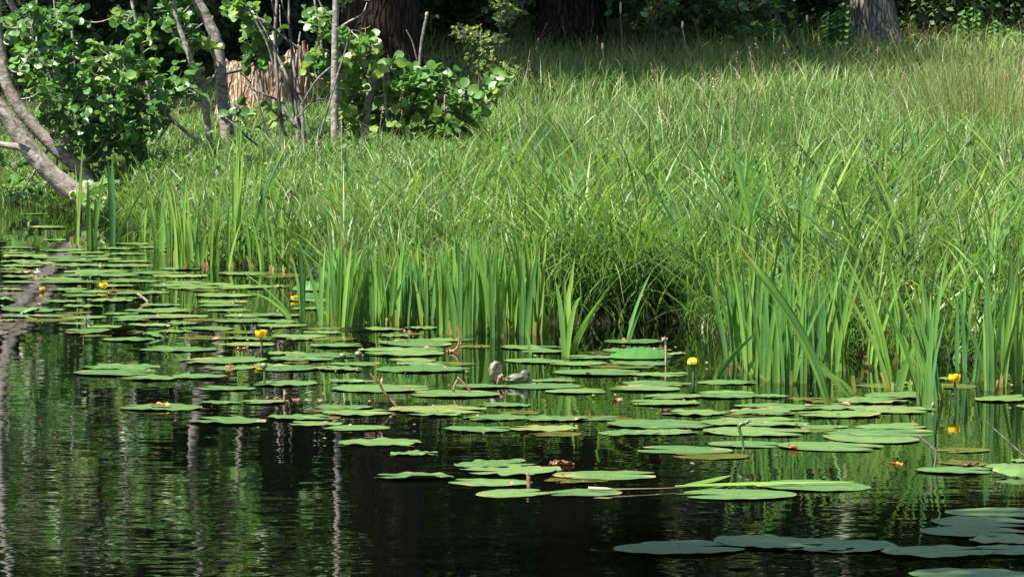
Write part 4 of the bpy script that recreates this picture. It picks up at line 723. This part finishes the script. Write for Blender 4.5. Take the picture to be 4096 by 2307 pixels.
# standing stalks
e = empty("seed_stalk", "pale ragged seed stalk standing behind the humped leaf", "dead stalk"); d = onz(2662, 1450)[1]; mb = MB(); addstem(mb, [(2663, 1452, 9), (2664, 1410, 10), (2662, 1362, 11)], d, 7, .03); mb.build("stem", STRAWM, e); crumple(at(2658, 1362, d), m(36, d), DEADM, None, "ragged_head", seed=6, parent=e, stretch=(.9, .8, 1.3), tint=.9)
e = empty("withered_stalk", "dark stalk with a hooked shrivelled leaf at its top", "dead stalk"); d = onz(2975, 1800)[1]; mb = MB(); addstem(mb, [(2975, 1800, 11), (2968, 1755, 11), (2957, 1715, 14), (2962, 1698, 20), (2985, 1690, 16), (3000, 1682, 9)], d, 8, .1); mb.build("stem", STALKM, e)
crumple(at(2968, 1700, d), m(34, d), DEADM, None, "blade", seed=7, parent=e, stretch=(1.3, .5, .8), tint=.05); crumple(at(3005, 1686, d), m(16, d), DEADM, None, "pale_tip", seed=8, parent=e, stretch=(.6, .5, 1.4), tint=1)
mb = MB(); d = onz(2112, 1945)[1]; addstem(mb, [(2116, 1945, 18), (2114, 1915, 17), (2110, 1890, 12)], d, 8, .08); tag(mb.build("withered_stub", DEADM), "short thick brown stub standing behind the long front pad", "dead stalk")
p = onz(640, 1632); crumple(p, m(75, p[1]), ORANGEM, "crumpled orange tan dead leaf lying on a pad at the left", seed=9, stretch=(1.2, .7, .4), tint=.9).location.z = .01
p = onz(3170, 1796); crumple(p, m(72, p[1]), ORANGEM, "bright orange dead leaf curled on the rim of a smooth pad", seed=10, stretch=(1.1, .6, .5)).location.z = .006
p = onz(1085, 1597); crumple(p, m(75, p[1]), DEADM, "dark brown torn leaf scrap lying beside the upright brown shred", seed=11, stretch=(1.2, .6, .35), tint=.2)
mb = MB(); d = onz(1140, 1610)[1]; addstem(mb, [(1142, 1620, 18), (1138, 1590, 14), (1140, 1572, 16), (1135, 1556, 6)], d, 6, .2); tag(mb.build("withered_stub", DEADM), "upright brown leaf shred between two brown scraps", "dead stalk")
p = onz(1185, 1603); crumple(p, m(70, p[1]), DEADM, "curled brown leaf scrap with pale tip beside the upright brown shred", seed=12, stretch=(1.2, .7, .5), tint=.45)
p = onz(2245, 1860); crumple(p, m(85, p[1]), DEADM, "decaying brown and yellow leaf pile on a ragged pad", seed=13, stretch=(1.2, .8, .7), tint=.3, cat="dead leaf")
p = onz(2470, 1602); crumple(p, m(70, p[1]), DEADM, "brown leaf floating in open water right of the curled grey leaf", seed=14, stretch=(1.2, .7, .55), tint=.45)
p = onz(2660, 1643); crumple(p, m(45, p[1]), DEADM, "small rust brown leaf on the water below the half-open bud", seed=15, stretch=(1.2, .6, .5), tint=.35)
p = onz(3585, 1855); crumple(p, m(60, p[1]), ORANGEM, "small tan leaf drifting on the water near the bent twig", seed=16, stretch=(1.5, .6, .35), tint=.6)
p = onz(3885, 1872); crumple(p, m(85, p[1]), DEADM, "olive brown curled scrap on the pad beside the bent twig", seed=17, stretch=(1.2, .6, .4), tint=.15).location.z = .008
p = onz(1620, 1330); crumple(p, m(60, p[1]), DEADM, "dark brown leaf scrap in front of the two iris stands", seed=18, stretch=(1.2, .6, .4), tint=.2)
p = onz(1170, 1178); crumple(p, m(45, p[1]), DEADM, "dark rust leaf scrap behind the half sunken yellow flower", seed=19, stretch=(1.1, .7, .8), tint=.25)
p = onz(965, 1397); crumple(p, m(50, p[1]), DEADM, "brown torn leaf just left of the tall yellow flower's stalk", seed=20, stretch=(1.2, .6, .5), tint=.4)
p = onz(920, 1472); crumple(p, m(50, p[1]), ORANGEM, "small tan dead leaf on a pad left of the stalked bud", seed=21, stretch=(1.2, .6, .45), tint=.8).location.z = .006
p = onz(120, 1098); crumple(p, m(70, p[1]), DEADM, "pale brown dead leaf on the far pads near the lone reeds", seed=22, stretch=(1.3, .6, .35), tint=.75).location.z = .006
p = onz(2590, 1460); 
# twigs and straw
def twig(pts, label, d=None, mat=TWIGM, name="floating_twig", cat="twig"):
    mb = MB(); d = d or onz(pts[0][0], pts[0][1])[1]; addstem(mb, pts, d, 6, .06); return tag(mb.build(name, mat), label, cat)
twig([(3738, 1866, 10), (3745, 1820, 11), (3732, 1795, 11), (3700, 1765, 10), (3678, 1746, 6)], "bent dark twig poking out of the water between the right pads")
twig([(4110, 1838, 9), (4060, 1790, 8), (4010, 1745, 7), (3960, 1700, 6), (3950, 1685, 4)], "thin grey twig slanting out of the water at the right edge")
twig([(340, 1292, 14), (342, 1275, 12), (340, 1262, 5)], "short black forked twig standing on the left water"); 
twig([(344, 1278, 9), (370, 1286, 8), (400, 1294, 5)], "thin side twig lying beside the black forked twig")
twig([(590, 1206, 12), (572, 1190, 11), (550, 1174, 8)], "pale cut reed stub leaning out of the far pads", mat=STRAWM, name="reed_stub", cat="reed stub")
mb = MB(); q = [onz(2355, 1951, .012), onz(2430, 1955, .012), onz(2455, 1956, .01), onz(2640, 1952, .008), onz(2800, 1944, .008)]; tube(mb, q, [.005, .005, .002, .0007, .0006], 7, .8, .04); tag(mb.build("floating_straw", STRAWM), "pale hollow straw floating across the front pad", "straw")
mb = MB()
for pts, w0 in [([(2700, 1942), (2900, 1936), (3100, 1931), (3420, 1925)], .012), ([(2740, 1938), (2820, 1925), (2880, 1912), (2925, 1900)], .016)]:
    P = np.array([onz(*q_, .012) for q_ in pts]); C = catmull(P, 5); wv = w0 * np.sin(np.linspace(.35, 3.0, len(C)))[:, None]; off = np.array([[.1, 1, .25]]) * wv
    V = np.stack([C - off, C + off], 1).reshape(-1, 3); mb.add(V, [[2 * i, 2 * i + 1, 2 * i + 3, 2 * i + 2] for i in range(len(C) - 1)], .8)
tag(mb.build("floating_reed_blade", IRIS), "long green reed blade floating flat on the water behind the large smooth pad", "reed blade")
# damselflies
for (lab, px, py) in [("tiny blue damselfly hovering left of the tall yellow flower", 1010, 1318), ("tiny blue damselfly resting on a bent straw in the bank grass", 1842, 850)]:
    e = empty("damselfly", lab, "damselfly", "blue damselflies"); d = onz(px, 1350)[1] if py > 1000 else 21.0; mb = MB(); addstem(mb, [(px + 12, py - 8, 3.2), (px, py, 2.4), (px - 18, py + 14, 1.8)], d, 6)
    bm_ = newmat("damselfly_blue_%d" % px)[0]; t = bm_.node_tree; pb = t.nodes.new("ShaderNodeBsdfPrincipled"); pb.inputs["Base Color"].default_value = (.05, .22, .5, 1); pb.inputs["Roughness"].default_value = .3; t.links.new(pb.outputs[0], t.nodes.new("ShaderNodeOutputMaterial").inputs[0])
    mb.build("body", bm_, e); mb = MB(); c = at(px + 4, py - 3, d)
    leaves(mb, WILLOW, np.tile(c, (4, 1)), np.array([[-1, .5, .3], [-1, -.5, .3], [-.8, .6, .1], [-.8, -.6, .1]]), np.tile([0, 0, 1.], (4, 1)), .015, .5); mb.build("wing", GREYM, e)

mb = MB(); n = 420; i_ = R.integers(0, len(items), n); px_ = np.array([items[i][1] for i in i_]) + R.normal(0, 150, n); py_ = np.array([items[i][2] for i in i_]) + R.normal(0, 22, n)  # small scraps added to stand in for bright sparkles on pads and water
k = (py_ > 1010) & (py_ < 1990); pp = np.array([onz(a_, b_, .012) for a_, b_ in zip(px_[k], py_[k])]); n = len(pp)
leaves(mb, FAR2, pp, rnd_dirs(n, 0, .1), rnd_dirs(n, 2.5), R.uniform(.006, .02, n) * np.where(R.uniform(size=n) < .1, 1.8, 1), R.uniform(0, 1, n))
tag(mb.build("sparkle_litter", DEADM), "small pale and brown scraps added over pads and water to stand in for sparkles", "litter", kind="stuff")
# ------------------------------------------------------------------ irises and reeds in the water
sword = lambda t: (min(1, .55 + 1.2 * t) * (1 - t ** 3.2))
IR = []
def iris(px, py, hpx, n, spread=20, lean=0.0, wm=.018, tint=(.2, .9), group="iris plants at the water's edge", name="iris_plant", label=None, stubs=2, d=None, curve=.25, var=.25, z=None):
    p = onz(px, py) if z is None else ground(px, py)
    e = None; mb = MB(); dd = p[1]; h = m(hpx, dd)
    b = np.stack([p[0] + R.normal(0, m(spread, dd), n) * .6, p[1] + R.normal(0, .05, n), np.full(n, p[2] - .04)], -1)
    hh = h * R.uniform(1 - var * 1.6, 1.02, n) + .04; le = np.abs(R.normal(0, curve * .5, n)) * hh + abs(lean) * hh
    an = np.where(R.uniform(size=n) < .5, 0, np.pi) + R.normal(0, .5, n)
    if lean: an = (0 if lean > 0 else np.pi) + R.normal(0, .25, n)
    blades(mb, b, hh, R.uniform(.85, 1.3, n) * wm, le, an, R.uniform(*tint, n), 9, face=R.normal(0, .45, n), twist=R.normal(0, .3), fold=.10, prof=sword, droop=np.where(R.uniform(size=n) < .15, R.uniform(.1, .35, n), 0))
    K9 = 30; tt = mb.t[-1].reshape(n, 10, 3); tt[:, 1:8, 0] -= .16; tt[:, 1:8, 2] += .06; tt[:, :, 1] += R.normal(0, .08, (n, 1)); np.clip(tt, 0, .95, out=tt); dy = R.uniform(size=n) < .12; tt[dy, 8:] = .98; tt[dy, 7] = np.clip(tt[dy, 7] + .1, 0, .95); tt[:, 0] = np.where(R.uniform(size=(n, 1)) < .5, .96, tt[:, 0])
    if stubs:
        k = stubs; b2 = np.stack([p[0] + R.normal(0, m(spread, dd), k) * .7, p[1] - .02 + R.normal(0, .04, k), np.full(k, p[2] - .02)], -1)
        blades(mb, b2, R.uniform(.03, .09, k), R.uniform(.009, .016, k), R.uniform(0, .03, k), R.uniform(0, 6.28, k), R.uniform(.95, 1, k), 3, face=R.normal(0, .4, k), prof=lambda t: 1)
    o = mb.build(name, IRIS); tag(o, label, "iris plant" if name == "iris_plant" else "reed", group)
    IR.append((o, px, py, label)); return o
# lone reeds on the left
iris(305, 992, 440, 4, 10, 0, .017, (.7, .95), label="lone yellow green reed standing farthest left in the water", stubs=2, name="reed_plant", group="lone reeds in open water")
iris(375, 985, 340, 4, 10, 0, .024, (.2, .7), label="broad bladed iris between the two lone reeds in open water", stubs=1, group="lone reeds in open water")
iris(450, 975, 370, 2, 8, 0, .028, (0, .2), label="blue green iris of two wide upright blades in open water", stubs=1, curve=.12, var=.05, group="lone reeds in open water")
iris(465, 968, 330, 3, 5, .42, .012, (.0, .2), label="blue green blades arching over from the two-bladed iris", stubs=0, group="lone reeds in open water")
for q in [(620, 985, 330, 3), (720, 1075, 360, 5), (790, 1000, 300, 4), (860, 960, 260, 4), (940, 1058, 480, 8), (1010, 1040, 350, 4), (1060, 1035, 380, 5), (900, 1040, 230, 4), (1110, 1000, 300, 4), (680, 1020, 250, 4), (560, 960, 200, 3), (640, 1000, 300, 5), (690, 1045, 330, 5), (760, 1060, 320, 5), (800, 1062, 260, 5), (850, 1065, 300, 5), (880, 1020, 340, 5), (920, 1068, 260, 5), (1000, 1070, 300, 6), (1050, 1075, 280, 5), (1100, 1078, 300, 6), (1150, 1085, 320, 5), (1040, 1000, 380, 5), (590, 930, 260, 4)]: iris(*q, 20, 0, .017, (.3, .95))
iris(985, 1050, 520, 2, 4, .3, .02, (0, .2), var=.05, label='two long dark blades leaning right above the tall reeds by the cut alders')
iris(950, 1056, 660, 4, 12, 0, .02, (.6, .97), var=.08, curve=.08, label='tallest yellow green reed blades in front of the bent grey trunk', name='reed_plant')
iris(735, 1078, 460, 4, 14, -.12, .018, (.6, .97), var=.1, curve=.1, label='slanting bright reed blades between the lone reeds and the tallest reeds', name='reed_plant')
iris(1172, 1275, 190, 3, 6, -.95, .016, (.3, .7), label="leaning fan of reed blades tilting over the pads", stubs=0, var=.05)
iris(1215, 1285, 380, 3, 12, 0, .018, (.1, .6), label="slim two-bladed iris standing before the raised glinting leaf", stubs=1)
# stand A and B: plants side by side in two ranks
for i, px in enumerate(np.linspace(1322, 1718, 13)): iris(px + R.normal(0, 8), 1302 + R.normal(0, 9), R.uniform(290, 410) * (1.0 if px > 1400 else 1.08), 10, 26, 0, .0175, (.15, .85), curve=.22)
for i, px in enumerate(np.linspace(1350, 1700, 5)): iris(px + R.normal(0, 8), 1262 + R.normal(0, 6), R.uniform(260, 360), 5, 24, 0, .018, (.1, .7), stubs=0)
for i, px in enumerate(np.linspace(1785, 2150, 13)): iris(px + R.normal(0, 7), 1336 + R.normal(0, 10), R.uniform(340, 460), 10, 24, 0, .0185, (.25, .9), curve=.18)
for i, px in enumerate(np.linspace(1810, 2130, 5)): iris(px + R.normal(0, 8), 1296 + R.normal(0, 6), R.uniform(330, 450), 5, 22, 0, .02, (.1, .7), stubs=0)
iris(2262, 1418, 420, 5, 12, 0, .021, (.3, .9), label="small open iris of splayed blades standing forward of the second stand"); iris(2285, 1420, 330, 3, 6, .38, .02, (.3, .8), stubs=0, label="blades leaning right from the small open iris")
iris(2120, 1412, 150, 2, 5, -.1, .013, (.3, .6), stubs=0, label="short single blade poking up left of the small open iris")
iris(2505, 1372, 300, 2, 5, .25, .014, (.3, .7), stubs=1, label="thin bent blades before the dark bank hollow", name="reed_plant")
iris(2200, 1290, 300, 5, 25, 0, .017, (.2, .8)); iris(2400, 1270, 300, 4, 25, 0, .014, (.2, .8)); iris(2100, 1270, 460, 4, 30, .2, .017, (.5, .95)); iris(2300, 1240, 400, 5, 30, -.2, .016, (.5, .95))
# right stand
for (px, py) in [(2925, 1455), (2975, 1480), (3020, 1500), (3060, 1520), (3105, 1525), (3150, 1530), (3200, 1525), (3250, 1515), (3300, 1500), (3350, 1480), (2990, 1440), (3080, 1460), (3170, 1465), (3260, 1455)]:
    iris(px + R.normal(0, 6), py, R.uniform(380, 650), 10, 28, 0, .0155, (.05, .75), curve=.3)
iris(3325, 1612, 640, 7, 10, -.55, .018, (.3, .75), label="thick dark iris leaning far over to the left from open water", stubs=1, var=.12, curve=.05)
iris(2860, 1505, 260, 2, 6, .75, .024, (.0, .25), label="broad blue green blade bent over beside the half-open bud", stubs=0)
iris(3565, 1555, 560, 6, 12, -.22, .0175, (.75, .97), label="bright yellow green iris lit in the gap between the right stands", stubs=2); iris(3585, 1560, 260, 2, 6, .25, .026, (.3, .7), stubs=0, label="pale broad cut blade leaning beside the bright iris")
iris(3420, 1570, 200, 4, 30, -.5, .016, (.6, .97), label="low tangle of bent iris blades lying over the water", stubs=2, curve=.8)
for (px, py, h, n, ln) in [(3690, 1615, 560, 4, 0), (3735, 1622, 620, 5, -.1), (3705, 1635, 480, 4, .05), (3755, 1600, 420, 4, -.1), (3660, 1560, 420, 4, 0), (3720, 1500, 520, 5, 0), (3900, 1520, 500, 5, .1), (3960, 1560, 520, 6, 0), (4010, 1545, 560, 6, 0), (4060, 1540, 600, 5, 0), (4090, 1520, 480, 5, -.1), (4170, 1540, 520, 5, 0), (4260, 1530, 560, 5, 0), (4350, 1545, 500, 5, .1), (3850, 1480, 420, 5, 0), (3480, 1470, 420, 4, .1), (3600, 1450, 420, 4, 0)]:
    iris(px, py, h, n + 2, 20, ln, .0145, (.1, .85))
iris(3950, 1800, 0 + 10, 1, 1, 0, .001, (.3, .4), stubs=0) if False else None
# tall ones rooted on the bank
for (px, py, h, n, ln) in [(2950, 1050, 560, 4, 0), (3050, 1080, 620, 4, -.1), (3180, 1040, 640, 4, .1), (3280, 1010, 560, 4, .3), (3420, 1100, 520, 4, 0), (3520, 1000, 500, 4, .2), (3620, 1050, 560, 4, -.15), (3740, 980, 560, 5, -.2), (3840, 1010, 520, 4, .1), (2760, 1020, 420, 4, -.2), (2600, 980, 380, 4, .1), (2450, 1050, 380, 4, -.25), (2250, 960, 330, 4, -.1), (2850, 830, 330, 3, .2), (3160, 820, 380, 3, .15), (3640, 800, 330, 3, .35), (3930, 1180, 420, 4, 0), (4050, 1150, 460, 4, .1), (2680, 1180, 380, 4, .25), (2350, 820, 260, 3, -.3), (1300, 880, 280, 3, .2), (1230, 930, 240, 3, .35), (1400, 760, 220, 3, -.1), (1750, 780, 240, 3, -.2), (1950, 640, 220, 3, -.1), (2050, 720, 260, 3, .3), (3000, 700, 300, 3, .15), (3330, 760, 330, 3, -.3), (3480, 640, 300, 3, .5), (2700, 760, 280, 3, -.35), (2550, 700, 240, 3, .3), (3100, 930, 420, 4, -.3), (2900, 960, 420, 4, .3), (3680, 900, 420, 4, .1), (2500, 900, 300, 3, .2), (2150, 860, 280, 3, .1), (1560, 880, 240, 3, .3), (1680, 930, 260, 3, -.2), (1900, 880, 280, 3, .2), (3850, 760, 300, 3, -.2)]:
    iris(px, py, h, n, 30, ln, .017, (.0, .95), stubs=0, curve=.45, z=1, group="iris plants rooted on the bank")
for i in range(26):
    px, py = R.uniform(2350, 4250), R.uniform(760, 1230)
    iris(px, py, R.uniform(300, 560) * (.75 if px < 2750 else 1), 3, 40, R.normal(0, .22), R.uniform(.009, .014), (.1, .95), stubs=0, curve=.7, z=1, group="iris plants rooted on the bank")
ILM = [("the straight slender trunk", 1340, 620), ("the raised glinting leaf", 1250, 1120), ("the tall open yellow flower", 1043, 1345), ("the two grey green buds", 1400, 1425), ("the curled grey dead leaf", 2030, 1500), ("the humped glossy leaf", 2560, 1410), ("the half-open yellow bud", 2770, 1450),
       ("the thick leaning iris", 3325, 1612), ("the bright yellow green iris", 3565, 1555), ("the yellow flower before the reeds", 3818, 1515), ("the rush tussock", 3900, 545), ("the lone reeds in open water", 380, 985), ("the withered brown tussock", 3960, 880), ("the brown leaf with a curved tail", 1800, 1400), ("the dark bank hollow", 2600, 1250), ("the dead shrub", 1190, 740)]
autolabel([(o, px, py, "tall green" if i % 2 else "upright green") for i, (o, px, py, l) in enumerate(IR) if not l], "iris plant", ILM)
